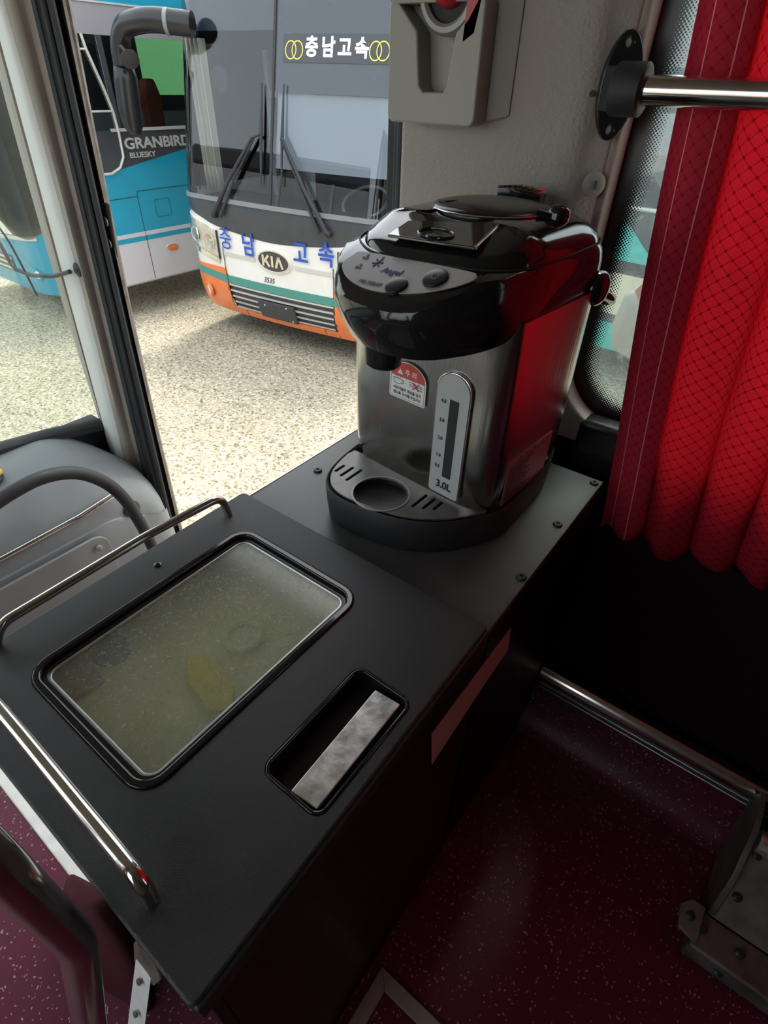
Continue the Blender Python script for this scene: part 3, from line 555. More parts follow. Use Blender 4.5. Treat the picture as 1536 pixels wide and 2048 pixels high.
# drip base
def bz(x, y, lo): t = min(1, max(0, (y-.66)/.25)); return lo+.016*t*t
XB = -.409
g = G(); zt = lambda dz: (lambda x, y: bz(x, y, -.548+dz))
def fr(t, yf): return .72-(.72-yf)*max(0, 1-abs(t)**(4 if t < 0 else 2.1))**.5
def bo(w, yf, z0=0, zf=None):
    o = outl(w, .955, .72, yf, rb=.10, xc=XB, zf=zf or (lambda x, y: z0)); n_ = 31; r = []
    for k, (x, y, z) in enumerate(o):
        if k < n_: t = (x-XB)/w; y = fr(t, yf); y += .16*(x-XB)*min(1, max(0, (.72-y)/.10)); z = zf(x, y) if zf else z0
        r.append((x, y, z))
    return r
g.loft([bo(.153, .556, z0=-.618), bo(.156, .552, z0=-.612), bo(.159, .550, z0=-.58), bo(.160, .549, zf=zt(-.003)), bo(.158, .551, zf=zt(0)), bo(.1555, .554, zf=zt(-.002)), bo(.1545, .556, zf=zt(-.014)), bo(.12, .60, z0=-.562)], True)
g.build('base', 'matte', pot, smooth=50)
# crescent tray
tray = []
for k in range(41):
    t = -math.cos(math.pi*k/40); x = XB+t*.154; y = fr(t, .557); y += .16*(x-XB)*min(1, max(0, (.72-y)/.10))
    if y < .664: tray.append((x, y))
tray = tray+[(tray[-1][0]-.003, .672), (tray[0][0]+.003, .672)]
holes = [circ(-.436, .594, .0480, .0450, 40)]
def slot(cx_, cy_, L_, a): ca, sa = math.cos(R(a)), math.sin(R(a)); return [(cx_+u*ca-v*sa, cy_+u*sa+v*ca) for u, v in rrect(-L_, L_, -.0024, .0024, .0023, 4)]
for x, y, L_ in ((-.538, .608, .013), (-.5215, .608, .018), (-.505, .608, .022)): holes.append(slot(x, y, L_, 89))
for x, y, L_ in ((-.3735, .618, .022), (-.357, .622, .019), (-.342, .626, .014)): holes.append(slot(x, y, L_, 88))
ty = plate('drip_tray', [tray]+holes, .004, .0008, 'silver', pot, z=-.5465, label='grey slotted drip tray'); ty.data.materials[0] = mat('dark_silver_tray', (.15, .145, .14), .36, .5, bump=.05, bscale=500, var=.15, vscale=60)
g = G(); g.lathe([(.047, -.001), (.046, -.010), (.040, -.012), (.001, -.012)], (-.436, .594, -.5475), n=36, cap=False); g.build('cup_well', 'gloss2', ty)
g = G(); g.lathe([(.0495, 0), (.0495, .0012), (.0468, .0012), (.0468, -.002)], (-.436, .594, -.5468), n=40, cap=False); g.build('well_rim', 'silver', ty)
# steel body
g = G(); XD = -.4215; kw = dict(p=8, q=1.5, rb=.075, xc=XD)
g.loft([outl(.142, .928, .685, .662, z0=-.562, **kw), outl(.146, .932, .682, .655, z0=-.552, **kw), outl(.1495, .935, .68, .651, z0=-.50, **kw), outl(.1505, .935, .68, .650, z0=-.38, **kw), outl(.1495, .935, .68, .652, z0=-.24, **kw)])
body = g.build('body', 'steel', pot, smooth=50, label='brushed steel body')
# head
pl = lambda x, y: -.1665+.46*(y-.585)+.04*(x+.39)
hk = dict(p=2.35, q=2., rb=.07)
def H(w, yb, yf, z0=0, z1=None, yc=.68, **k): kk = dict(hk); kk.update(k); return outl(w, yb, yc, yf, z0=z0, z1=z1, **kk)
g = G()
g.loft([H(.118, .86, .60, -.236, -.250, yc=.65), H(.1320, .882, .575, -.234, -.258, yc=.66), H(.1345, .885, .548, -.230, -.272), H(.1370, .886, .524, -.220, -.268), H(.1385, .887, .508, -.208, -.242), H(.1390, .887, .501, -.198, -.220), H(.1385, .886, .501, -.188, -.207),
        H(.1365, .883, .506, zf=lambda x, y: min(-.176, pl(x, y)-.001)), H(.1345, .881, .511, zf=lambda x, y: min(-.171, pl(x, y))),
        H(.1315, .879, .578, yc=.66, p=4, q=1.4, zf=lambda x, y: min(-.167, pl(x, y)))])
head = g.build('head', 'gloss', pot, smooth=42, label='glossy black pouring head')
g = G()
tk = dict(p=3.6, q=1.4, yc=.67)
g.loft([H(.1310, .878, .580, -.171, -.171, **tk), H(.1300, .877, .583, -.163, -.1645, **tk), H(.1270, .874, .588, -.1560, -.1595, **tk), H(.1160, .866, .602, -.1460, -.1560, **tk), H(.1020, .85, .622, -.1380, -.1485, **tk), H(.086, .83, .650, -.1345, -.1400, **tk), H(.05, .78, .70, -.1330, -.1340, **tk)])
top = g.build('top_cover', 'gloss', pot, smooth=60)
g = G(); cc = (-.397, .757); g.loft([[(cc[0]+a*math.cos(t), cc[1]+b_*math.sin(t), z) for t in lin(0, 6.2832, 49)[:-1]] for a, b_, z in ((.077, .080, -.138), (.078, .081, -.1335), (.076, .079, -.1305), (.056, .058, -.1270), (.03, .03, -.1260))]); ld = g.build('lid', 'gloss2', pot, smooth=60)
g = G(); g.tube([(cc[0]+.0785*math.cos(t), cc[1]+.0815*math.sin(t), -.1325) for t in lin(0, 6.2832, 49)], .0013, 8, False); g.build('lid_rim', 'chrome', ld)
g = G(); g.lathe([(.014, 0), (.014, .0012), (.011, .0018)], (-.448, .725, -.1285), (-.1, 0, 1), 24); g.build('lid_mark', 'gloss2', ld)
g = G(); g.loft([[(x, y, -.138), (x, y, -.130+.006*math.cos((x+.414)*34)), (x, y+.022, -.129+.006*math.cos((x+.414)*34)), (x, y+.024, -.138)] for x, y in [(x, .862) for x in lin(-.450, -.378, 9)]]); rl = g.build('release_lever', 'gloss', pot, smooth=50)
for k in range(7):
    x = -.443+k*.0096; g = G(); g.obox((x, .870, -.1235+.006*math.cos((x+.414)*34)-.0035), (.0014, .001, 0), (.004, .010, 0), (0, 0, .0018)); g.build('ridge', 'chrome', rl)
g = G(); g.lathe([(.0145, -.010), (.0145, .004), (.013, .009), (.008, .0125), (.001, .0135)], (-.304, .768, -.1335), (.12, 0, 1), 28); g.obox((-.315, .756, -.132), (.010, .004, -.002), (.002, -.005, 0), (0, 0, .004)); g.build('lock_knob', 'gloss', pot, smooth=50)
# bright glossy window on the slope
pz = lambda y: -.1555+.165*(y-.585)+.0026
q = [(-.438, .586), (-.321, .600), (-.3375, .676), (-.4455, .636)]
g = G(); g.prism([(x, y, pz(y)) for x, y in q], (0, 0, .0035)); wn = g.build('glossy_window', 'gloss', pot, bevel=.0012)
wn.data.materials[0] = mat('mirror_black_window', (.05, .048, .045), .05, .55, coat=1)
g = G(); g.tube([(-.3205, .601, pz(.601)+.003), (-.3365, .677, pz(.677)+.003)], .0022, 10); g.build('bright_edge', 'chrome', wn)
g = G(); g.tube([(-.385+.024*math.cos(t), .613+.014*math.sin(t), pz(.613+.014*math.sin(t))+.0045) for t in lin(0, 6.2832, 41)], .0012, 8, False); g.lathe([(.011, 0), (.010, .002), (.001, .003)], (-.382, .606, pz(.606)+.0035), n=20); g.build('ring_mark', 'gloss', wn)
# control panel on the sloped front
ex = Vector((1, 0, .04)).normalized(); ey = Vector((0, 1, .46)).normalized(); OP = Vector((-.389, .547, pl(-.389, .547)-.0035)); pf0 = frame(OP, ex, ey); pfm = lambda p: pf0((p[0]*.93+.004, p[1], p[2]+.0035))
pts = [(-.1035, .010), (-.099, .024), (-.090, .0335), (-.03, .0345), (.03, .0345), (.085, .0330), (.094, .030), (.097, .024), (.090, .014), (.072, .000), (.045, -.014), (.012, -.023), (-.022, -.0265), (-.052, -.023), (-.080, -.013), (-.098, 0)]
sm = []
for i in range(len(pts)):
    a, b, c_, d_ = [Vector(pts[(i+k) % len(pts)]) for k in (-1, 0, 1, 2)]
    for t in (0, .25, .5, .75): sm.append(tuple(.5*((2*b)+(-a+c_)*t+(2*a-5*b+4*c_-d_)*t*t+(-a+3*b-3*c_+d_)*t**3)))
cpn = plate('control_panel', [sm], .0016, .0004, 'silver', pot, z=.0016, xf=pfm, label='silver grey control panel')
T = lambda s_, size, x, y, m_='inkgrey', **k: text(s_, size, pfm((x, y, .0022)), ex, ey, m_, cpn, ext=.0002, **k)
T('Angel', .0130, -.019, .0085, 'inkblue', bold=.00005, shear=.25)
T('MS-320AP', .0082, -.035, -.0165, 'inkgrey', bold=0, shear=.2)
T('보온', .0055, -.075, .0225); T('출수', .0055, -.072, .004)
for x, y in ((-.075, .0285), (-.072, .0098), (-.049, .029)):
    g = G(); g.lathe([(.0021, 0), (.0021, .0005)], pfm((x, y, .0016)), ex.cross(ey), 14); g.build('indicator', 'inkgrey', cpn)
g = G()
for k in range(6):
    a = R(60*k+15); p0 = pfm((-.050, .0185, .002)); p1 = pfm((-.050+.0052*math.cos(a), .0185+.0052*math.sin(a), .002)); g.tube([p0, p1], .0005, 6); g.lathe([(.0013, 0), (.0013, .0006)], pfm((-.050+.0068*math.cos(a), .0185+.0068*math.sin(a), .0018)), ex.cross(ey), 12)
g.build('emblem', 'inkblue', cpn)
for x, y, r_ in ((.048, .0115, .0155), (.006, -.0125, .0140)):
    g = G(); g.lathe([(r_, -.001), (r_, .0012), (r_*.93, .0030), (r_*.8, .0034), (.001, .0032)], pfm((x, y, .0012)), ex.cross(ey), 36); bt = g.build('button', 'gloss2', cpn)
    if x > .02:
        g = G(); g.tube([pfm((x+.0042*math.cos(t), y+.0042*math.sin(t), .0046)) for t in lin(2.2, 2.2+5.3, 21)], .0004, 6, False); g.tube([pfm((x, y+.001, .0046)), pfm((x, y+.005, .0046))], .0004, 6); g.build('power_symbol', 'silver', bt)
# spout
g = G(); g.loft([[(x0+a*math.cos(t), y0+b_*math.sin(t), z) for t in lin(0, 6.2832, 33)[:-1]] for x0, y0, a, b_, z in ((-.416, .556, .024, .020, -.300), (-.416, .556, .0265, .0225, -.297), (-.416, .558, .0275, .024, -.272), (-.416, .563, .045, .032, -.264), (-.410, .575, .055, .045, -.24))]); g.build('spout', 'gloss2', pot, smooth=50)
# gauge plate with its chrome border, scale and window
th = R(0); gx = Vector((math.cos(th), math.sin(th), 0)); gz = Vector((0, 0, 1)); GO = Vector((-.349, .6490, -.429)); gf0 = frame(GO, gx, gz); gf = lambda p: gf0((p[0]*1.045, p[1]*1.06, p[2]))
gl = rrect(-.0275, .0275, -.100, .098, .006, 4); gl = [p for p in gl if p[1] < 0]
arc = [(.0275*math.cos(a), .072+.026*math.sin(a)) for a in lin(0, math.pi, 17)]
gl2 = arc+gl
def sc(L, k, dy=0): return [(x*k, (y)*(1-(1-k)*.28)+dy) for x, y in L]
gp = plate('gauge_border', [sc(gl2, 1.09)], .004, .0012, 'chrome', pot, z=.003, xf=gf)
gp2 = plate('gauge_plate', [gl2], .002, .0005, 'lbl', pot, z=.0045, xf=gf, label='light grey water level plate')
plate('gauge_window', [rrect(-.004, .0115, -.066, .062, .0006)], .0012, .0002, 'matte', gp2, z=.0052, xf=gf, label='black level window')
for s_, y in (('4.0', .056), ('3.0', .026), ('2.0', -.003), ('1.0', -.032), ('0.5', -.051)): text(s_, .0085, gf((-.0145, y, .0050)), gx, gz, 'ink', gp2, bold=.0001, ext=.0002, sx=.9)
text('3.0L', .0185, gf((.0005, -.082, .0050)), gx, gz, 'ink', gp2, bold=.0005, ext=.0002, sx=.95)
# warning sticker
th = R(0); sx_ = Vector((math.cos(th), math.sin(th), 0)); sf0 = frame((-.436, .6485, -.368), sx_, gz); sf = lambda p: sf0((p[0]*1.08, p[1]*1.0, p[2]))
arc = [(.0335*math.cos(a), .008+.026*math.sin(a)) for a in lin(0, math.pi, 17)]
st = plate('warning_sticker', [arc+[(-.0335, -.026), (-.031, -.029), (.031, -.029), (.0335, -.026)]], .0006, .0001, 'white', pot, z=.0022, xf=sf, label='white and red warning sticker')
plate('red_band', [[(.0315*math.cos(a), .009+.0235*math.sin(a)) for a in lin(0, math.pi, 17)]], .0004, .0001, 'redp', st, z=.0026, xf=sf)
g = G(); L = rrect(-.031, .031, -.0265, .0085, .002)
g.tube([sf((x, y, .0024)) for x, y in L+[L[0]]], .0003, 5, False); g.build('outline', 'ink', st)
text('주 의', .011, sf((.006, .017, .0028)), sx_, gz, 'white', st, bold=.0002, ext=.0001)
g = G(); g.prism([sf((x, y, .0026)) for x, y in ((-.019, .0125), (-.008, .0125), (-.0135, .0215))], (0, -.0003, 0)); g.build('triangle', 'white', st)
text('어린이들이 화상을 입지', .0062, sf((0, -.0125, .0025)), sx_, gz, 'ink', st, ext=.0001, sx=.92, bold=.0001)
text('않도록 주의해 주십시오', .0062, sf((0, -.0205, .0025)), sx_, gz, 'ink', st, ext=.0001, sx=.92, bold=.0001)
g = G(); g.tube([sf((x, y, .0025)) for x, y in ((-.026, .004), (-.025, -.003), (-.021, -.005), (-.015, -.005), (-.011, -.003), (-.010, .004), (-.026, .004))], .0004, 5, False)
g.tube([sf((-.010+.003*math.cos(a), .000+.003*math.sin(a), .0025)) for a in lin(-1.5, 1.5, 9)], .0004, 5)
for k in (-.022, -.018, -.014): g.tube([sf((k, .005, .0025)), sf((k+.001, .007, .0025)), sf((k, .0085, .0025))], .0003, 5)
g.build('cup_drawing', 'ink', st)
g = G()
for y in (-.002, .001, .004): g.tube([sf((.004, y+.001, .0025)), sf((.014, y, .0025)), sf((.028, y-.001, .0025))], .0004, 5)
g.build('hand_drawing', 'ink', st)
g = G(); g.tube([sf((.010, .006, .0027)), sf((.021, -.005, .0027))], .0011, 6); g.tube([sf((.021, .006, .0027)), sf((.010, -.005, .0027))], .0011, 6); g.build('red_cross', 'redp', st)
# silver rating label on the flat flank, red curtain reflection mixed into its colour
g = G(); xs_ = XD+.1502; g.prism([(xs_, .705, -.465), (xs_, .845, -.465), (xs_-.001, .845, -.552), (xs_-.001, .705, -.552)], (.0007, 0, 0)); rl = g.build('rating_label', mat('silver_label_red_reflection', (.62, .42, .42), .35, .5), pot, smooth=0)
for k in range(10):
    L_ = .118-.02*((k*7) % 5)/2; text('정격전압 220V 용량 3.0L 취급시 주의사항'[:int(8+12*L_/.118)+3], .0058, (xs_+.0010, .710, -.483-.0066*k), (0, 1, 0), (0, 0, 1), 'ink', rl, ext=.0001, al='LEFT', sx=.9)
g = G(); g.tube([(xs_+.0011, .707, -.4755), (xs_+.0011, .842, -.4755)], .0003, 5)
for y in (.74, .76, .785, .81): g.lathe([(.0022, 0), (.0022, .0003)], (xs_+.0008, y, -.470), (1, 0, 0), 10)
g.build('label_marks', 'ink', rl)
# bail handle folded to the back, its pivot
g = G(); g.tube(fil([(-.252, .845, -.234), (-.248, .870, -.243), (-.248, .904, -.258), (-.300, .906, -.262), (-.486, .906, -.262), (-.538, .904, -.258), (-.538, .870, -.243), (-.534, .845, -.234)], .02), .0075, 14); g.build('bail_handle', 'gloss', pot, smooth=60)
for sgn in (1, -1):
    g = G(); g.lathe([(.024, -.012), (.024, .003), (.020, .009), (.012, .013), (.001, .0145)], (XC+sgn*.1385, .842, -.228), (sgn, 0, 0), 30); g.build('handle_pivot', 'gloss', pot, smooth=50)
# thin seam line where the cover meets the head
g = G(); s_ = H(.1322, .880, .5775, yc=.66, p=4, q=1.4, zf=lambda x, y: min(-.1665, pl(x, y)+.0003)); g.tube(s_+[s_[0]], .0012, 6, False); g.build('seam', 'matte', pot, smooth=60)
# the whole head sits a touch further back
keep = {'base', 'drip_tray', 'body', 'gauge_border', 'gauge_plate', 'gauge_window', 'warning_sticker', 'rating_label'}
og_ = ORG[pot.name]
for o in list(pot.children_recursive):
    q_ = o
    while q_.parent is not pot: q_ = q_.parent
    if q_.name.split('.')[0] in keep: continue
    for v in o.data.vertices: v.co = (v.co+og_)*1.065-og_
rot3 = Matrix.Rotation(R(-3), 4, 'Z'); rot5 = Matrix.Rotation(R(-5), 4, 'Z')
for o in list(pot.children_recursive):
    q_ = o
    while q_.parent is not pot: q_ = q_.parent
    if q_.name.split('.')[0] in ('base', 'drip_tray'): continue
    r_ = rot5 if q_.name.split('.')[0] in keep else rot3
    for v in o.data.vertices: v.co = r_ @ v.co + Vector((.010 if r_ is rot3 else .011, 0, 0))
# ================================================================== white coach with orange bumper
KC = Vector((-4.5, 4.16, 0)); ka = R(6.4); KE = Vector((math.cos(ka), math.sin(ka), 0)); KN = Vector((math.sin(ka), -math.cos(ka), 0))
def kback(s, z):
    b = .05*min(abs(s), 1.0)**2; a = abs(s)-1.04
    if a > 0: b += .3-math.sqrt(max(0, .09-min(a, .3)**2))
    if z > -1.07: b += .21*(z+1.07)
    if z < -1.85: b += .9*(z+1.85)**2
    return b
def KP(s, z, off=0):
    """s across the nose; beyond the corner s runs back along the flank"""
    if abs(s) <= 1.34: q = KC+KE*s-KN*(kback(s, z)-off)
    else: q = KC+KE*(math.copysign(1.34+off, s))-KN*(kback(1.34, z)+(abs(s)-1.34))
    # the corner faces sideways, push out there too
    if 1.06 < abs(s) <= 1.34: q = q+KE*math.copysign(off*(abs(s)-1.06)/.28, s)
    return Vector((q.x, q.y, z))
KS = lambda a, b: sorted(set([a, b]+[x for x in [-9, -6, -4, -3, -2, -1.6, -1.34, -1.335, -1.325, -1.31, -1.28, -1.25, -1.22, -1.19, -1.15, -1.1, -1.05, -1.0, -.95, -.9, -.8, -.7, -.6, -.5, -.4, -.3, -.2, -.1, 0, .1, .2, .3, .4, .5, .6, .7, .8, .9, .95, 1.0, 1.05, 1.1, 1.15, 1.19, 1.22, 1.25, 1.28, 1.31, 1.325, 1.335, 1.34, 1.6, 2, 3, 6, 9] if a < x < b]))
def kpatch(name, s0, s1, zl, zu, m_, par, off=0, th=.012, nz=8, **k):
    zl_ = zl if callable(zl) else (lambda s: zl); zu_ = zu if callable(zu) else (lambda s: zu); ss = KS(s0, s1); g = G()
    n_ = len(ss); v = []
    for o_ in (off, off-th):
        for j in range(nz+1):
            for s in ss: v.append(KP(s, zl_(s)+(zu_(s)-zl_(s))*j/nz, o_))
    A = (nz+1)*n_; f = []
    for j in range(nz):
        for i in range(n_-1):
            a = j*n_+i; f.append((a, a+1, a+n_+1, a+n_)); f.append((A+a, A+a+n_, A+a+n_+1, A+a+1))
    for i in range(n_-1): f.append((i, A+i, A+i+1, i+1)); a = nz*n_+i; f.append((a, a+1, A+a+1, A+a))
    for j in range(nz): a = j*n_; f.append((a, a+n_, A+a+n_, A+a)); a = j*n_+n_-1; f.append((a, A+a, A+a+n_, a+n_))
    g.add(v, f); return g.build(name, m_, par, **k)
K = thing('parked_coach', 'white coach with orange bumper and dark windscreen parked nose-on', 'coach', (-4.5, 4.2, -2.5))
wl = lambda s: -1.345+.075*min(1, abs(s)/.86)**1.6+.13*max(0, abs(s)-.86)/.4   # lower edge of the black band
def wl2(s): return wl(min(max(s, -1.34), 1.34))
kpatch('nose_panel', -1.34, 1.34, lambda s: -1.765 if abs(s) < .745 else -1.70, wl2, 'kwhite', K, off=.0)
kpatch('black_band', -1.34, 1.34, wl2, -1.03, 'kblack', K, off=.004)
kpatch('trim_bar', -1.27, 1.27, -1.045, -1.005, 'inkgrey', K, off=.018, nz=2).data.materials[0] = M['dash2']
kpatch('windscreen', -1.33, -.008, -1.03, .95, 'kglass', K, off=.006, th=.006, nz=14)
kpatch('windscreen', .008, 1.33, -1.03, .95, 'kglass', K, off=.006, th=.006, nz=14)
kpatch('centre_bar', -.011, .014, -1.03, .95, 'rubber', K, off=.012, nz=14)
for sg in (-1, 1): kpatch('corner_pillar', *sorted((sg*1.29, sg*1.40)), -1.03, 1.0, 'gloss2', K, off=.010, nz=14)
kpatch('window_film', .02, 1.3, -.125, .94, 'kfilm', K, off=-.004, th=.004, nz=8, label='grey film on the upper windscreen')
kpatch('window_film', -1.3, -.02, .30, .94, 'kfilm', K, off=-.004, th=.004, nz=8, label='dark film strip on the upper windscreen')
kpatch('roof_front', -1.34, 1.34, .95, 1.12, 'kwhite', K, nz=3)
for sg in (-1, 1):
    a, b = (-9, -1.40) if sg < 0 else (1.40, 9)
    kpatch('flank_panel', *((-9, -1.34) if sg < 0 else (1.34, 9)), -2.2, -1.0, 'kwhite', K, nz=3); kpatch('side_glass', a, b, -1.0, .75, 'gloss', K, nz=3); kpatch('roof_side', *((-9, -1.34) if sg < 0 else (1.34, 9)), .75, 1.12, 'kwhite', K, nz=2)
g = G(); g.prism([KP(s, 1.1, -.02) for s in KS(-9, 9)], (0, 0, .06)); g.build('roof', 'kwhite', K, smooth=0)
# bumper, stripe, grille
cb = lambda s: -2.215+.10*max(0, abs(s)-.9)
for sg in (-1, 1):
    a, b = sorted((sg*.72, sg*1.34))
    kpatch('bumper_corner', a, b, cb, lambda s: -1.695+.0*s, 'korange', K, off=.012, nz=8)
    kpatch('green_stripe', a, b, lambda s: -1.845+.10*max(0, abs(s)-.75), lambda s: -1.765+.10*max(0, abs(s)-.75), 'kgreen', K, off=.015, nz=2)
kpatch('bumper', -.72, .72, -2.215, -2.135, 'korange', K, off=.012, nz=3)
kpatch('green_stripe', -.715, .715, -1.848, -1.765, 'kgreen', K, off=.006, nz=2)
gr = kpatch('grille', -.735, .735, -2.14, -1.848, 'kblack', K, off=-.02, nz=5)
for z in (-1.862, -1.925, -1.99, -2.055, -2.118): kpatch('slat', -.71+.10*(-1.86-z), .71-.10*(-1.86-z), z-.010, z+.008, 'slat', gr, off=.004, th=.02, nz=1)
for sg in (-1, 1):
    kpatch('panel_gap', *sorted((sg*.722, sg*.730)), -2.2, -1.48, 'ink', K, off=.0135, th=.004, nz=5)
    kpatch('bumper_gap', *sorted((sg*.548, sg*.556)), -2.205, -2.135, 'ink', K, off=.014, th=.003, nz=2)
npl = kpatch('plate_holder', -.285, .215, -2.145, -1.945, 'kblack', K, off=.035, th=.03, nz=2, label='dark empty number plate holder', bevel=.006)
for s_, z in ((-.18, -1.985), (.12, -1.97), (.16, -2.12)):
    g = G(); g.lathe([(.010, 0), (.008, .006)], KP(s_, z, .035), KN, 12); g.build('bolt', 'slat', npl)
# head lamps, fog lamps
for sg in (-1, 1):
    def hz0(s): t = (abs(s)-.79)/.45; return -1.60+.11*t
    def hz1(s): t = (abs(s)-.79)/.45; return -1.325+.115*min(t, 1.05)
    a, b = sorted((sg*.80, sg*1.262)); hl = kpatch('head_lamp', a, b, hz0, hz1, 'lamp', K, off=.010, nz=6)
    kpatch('lens', a, b, hz0, hz1, 'lens', hl, off=.030, th=.004, nz=6)
    for s_, zz_, r_ in ((.92, -1.45, .085), (1.12, -1.40, .075)):
        p = KP(sg*s_, zz_, .012); g = G(); g.lathe([(r_, .004), (r_*.92, .014), (r_*.6, .004), (.02, -.002), (.018, .012), (.001, .014)], p, KN+KE*sg*(.1 if s_ < 1 else .5), 26, cap=False); g.build('reflector', 'chrome', hl)
        g = G(); g.tube([p+Vector((r_*.95*math.cos(t), 0, r_*.95*math.sin(t)))+KN*.012 for t in lin(0, 6.2832, 25)], .006, 6, False); g.build('reflector_rim', 'slat', hl)
    kpatch('lamp_rim', *sorted((sg*.782, sg*.80)), -1.61, -1.32, 'rubber', hl, off=.02, nz=2)
    kpatch('chrome_strip', a, b, lambda s: hz0(s)-.062, lambda s: hz0(s)-.008, 'chrome', K, off=.018, nz=2)
    p = KP(sg*1.07, -1.985, .012); nn = (KN*.8+KE*sg*.35+Vector((0, 0, -.1))).normalized()
    g = G(); g.lathe([(.085, -.01), (.083, .012), (.07, .018), (.058, .008), (.052, -.004)], p, nn, 30, cap=False); fg = g.build('fog_lamp', 'korange', K)
    g = G(); g.lathe([(.055, -.006), (.050, .006), (.03, .012), (.001, .014)], p, nn, 26); g.build('fog_lens', 'lamp', fg)
    kpatch('silver_strip', *sorted((sg*.265, sg*.745)), -1.558, -1.522, 'slat', K, off=.012, th=.014, nz=2)
def kframe(s, z, off=.004):
    a = KP(s-.03, z, off); b = KP(s+.03, z, off); c_ = KP(s, z+.03, off); o = KP(s, z, off); return o, b-a, c_-o
def ktext(t, size, s, z, m_, par, off=.004, **k): o, a, b = kframe(s, z, off); return text(t, size, o, a, b, m_, par, ext=.002, **k)
for t, s, z in (('충', -.655, -1.395), ('남', -.325, -1.415), ('고', .355, -1.40), ('속', .655, -1.375)): ktext(t, .24, s, z, 'kblue', K, bold=(0 if t == '충' else .004), off=.02, sx=.86)
o, a, b = kframe(0, -1.515, .0); kf = frame(o, a, b)
eb = plate('badge', [circ(0, 0, .235, .125, 44)], .02, .006, 'kwhite', K, z=.016, xf=kf, label='oval maker badge')
plate('badge_rim', [circ(0, 0, .218, .108, 44), circ(0, 0, .198, .094, 44)], .008, .002, 'chrome', eb, z=.024, xf=kf)
plate('badge_field', [circ(0, 0, .200, .096, 44)], .004, .001, 'kblack', eb, z=.019, xf=kf)
g = G()
def stroke(pts, w_): 
    for (x0, y0), (x1, y1) in zip(pts, pts[1:]):
        d_ = Vector((x1-x0, y1-y0)); n_ = Vector((-d_.y, d_.x)).normalized()*w_/2; g.prism([kf((x0+n_.x, y0+n_.y, .019)), kf((x0-n_.x, y0-n_.y, .019)), kf((x1-n_.x, y1-n_.y, .019)), kf((x1+n_.x, y1+n_.y, .019))], tuple(kf((0, 0, .008))-kf((0, 0, 0))))
stroke([(-.13, -.055), (-.13, .055)], .028); stroke([(-.118, -.012), (-.055, .055)], .026); stroke([(-.095, .004), (-.050, -.055)], .028)
stroke([(-.010, -.055), (-.010, .055)], .028); stroke([(.035, -.055), (.078, .052)], .028); stroke([(.078, .052), (.122, -.055)], .028)
g.build('lettering', 'chrome', eb, smooth=0)
ktext('3535', .075, -.10, -1.72, 'inkgrey', K, shear=.3)
# fleet name behind the upper pane
sg_ = kpatch('name_strip', .10, 1.22, .085, .275, 'kfilm', K, off=.0075, th=.002, nz=2)
for t, s in (('충', .40), ('남', .565), ('고', .725), ('속', .885)): ktext(t, .145, s, .182-.010*(s-.4), 'kwlet', sg_, off=.009, bold=.005)
for s in (.185, .255, 1.01, 1.08):
    o, a, b = kframe(s, .168, .0095); q_ = frame(o, a, b); plate('ring', [circ(0, 0, .060, .066, 36), circ(0, 0, .051, .057, 36)], .003, .0005, 'kylet', sg_, z=.002, xf=q_)
# wipers
def kp(s, z, o=.05): return KP(s, z, o)
for t, (s0, z0), (s1, z1), sb in (('l', (-.76, -1.17), (-.20, -.47), -.105), ('r', (.70, -1.17), (.16, -.45), .145)):
    g = G(); g.tube([kp(s0, z0), kp(s0+(s1-s0)*.5, z0+(z1-z0)*.5, .07), kp(s1, z1, .055)], [.024, .018, .012], 10); g.tube([kp(s0+(.10 if s0 < 0 else -.10), z0+.0, .04), kp(s0+(s1-s0)*.5+(.05 if s0 < 0 else -.05), z0+(z1-z0)*.5, .05), kp(s1+.02*(1 if s0 < 0 else -1), z1-.01, .05)], [.018, .012, .009], 8)
    g.tube([kp(s1, z1, .055), kp(sb, -.44, .05)], .012, 8); wa = g.build('wiper_arm', 'wiper', K)
    g = G(); g.tube([kp(sb-.005, -.065, .03), kp(sb, -.44, .035), kp(sb+.008, -.83, .03)], [.006, .016, .007], 8); g.build('wiper_blade', 'wiper', wa)
    g = G(); g.lathe([(.032, -.02), (.030, .03), (.015, .045)], kp(s0, z0, .02), KN, 16); g.build('pivot_cap', 'wiper', wa)
# big horn mirror on the left corner
def W(x, y, z): return Vector((x, y, z))
g = G(); g.tube(fil([W(-5.45, 4.30, .34), W(-5.80, 4.08, .37), W(-6.12, 4.03, .33), W(-6.24, 4.02, .18), W(-6.25, 4.02, .03)], .14, 8), .095, 20); ma = g.build('mirror_arm', 'gloss2', K, smooth=60, label='thick black mirror arm')
g = G(); g.tube([W(-5.66, 4.17, .355), W(-5.63, 4.19, .353)], .100, 20); g.build('arm_band', 'dash', ma)
g = G(); 
def el(c, rx, ry, z): return [(c[0]+rx*math.cos(t), c[1]+ry*math.sin(t), z) for t in lin(0, 6.2832, 25)[:-1]]
g.loft([el((-6.27, 4.03), .05, .06, .06), el((-6.27, 4.03), .085, .10, .03), el((-6.28, 4.03), .095, .12, -.08), el((-6.30, 4.02), .095, .125, -.30), el((-6.29, 4.01), .08, .11, -.46), el((-6.26, 4.0), .04, .06, -.53)]); g.build('mirror_housing', 'gloss2', K, smooth=60)
g = G(); g.tube([W(-6.20, 3.98, .16), W(-6.12, 3.96, .17), W(-6.06, 3.96, .12)], .018, 8); g.lathe([(.02, -.03), (.08, -.01), (.085, .01), (.07, .015)], (-6.03, 3.96, .08), (.75, -.35, -.5), 24); g.build('wide_angle_mirror', 'wiper', K)
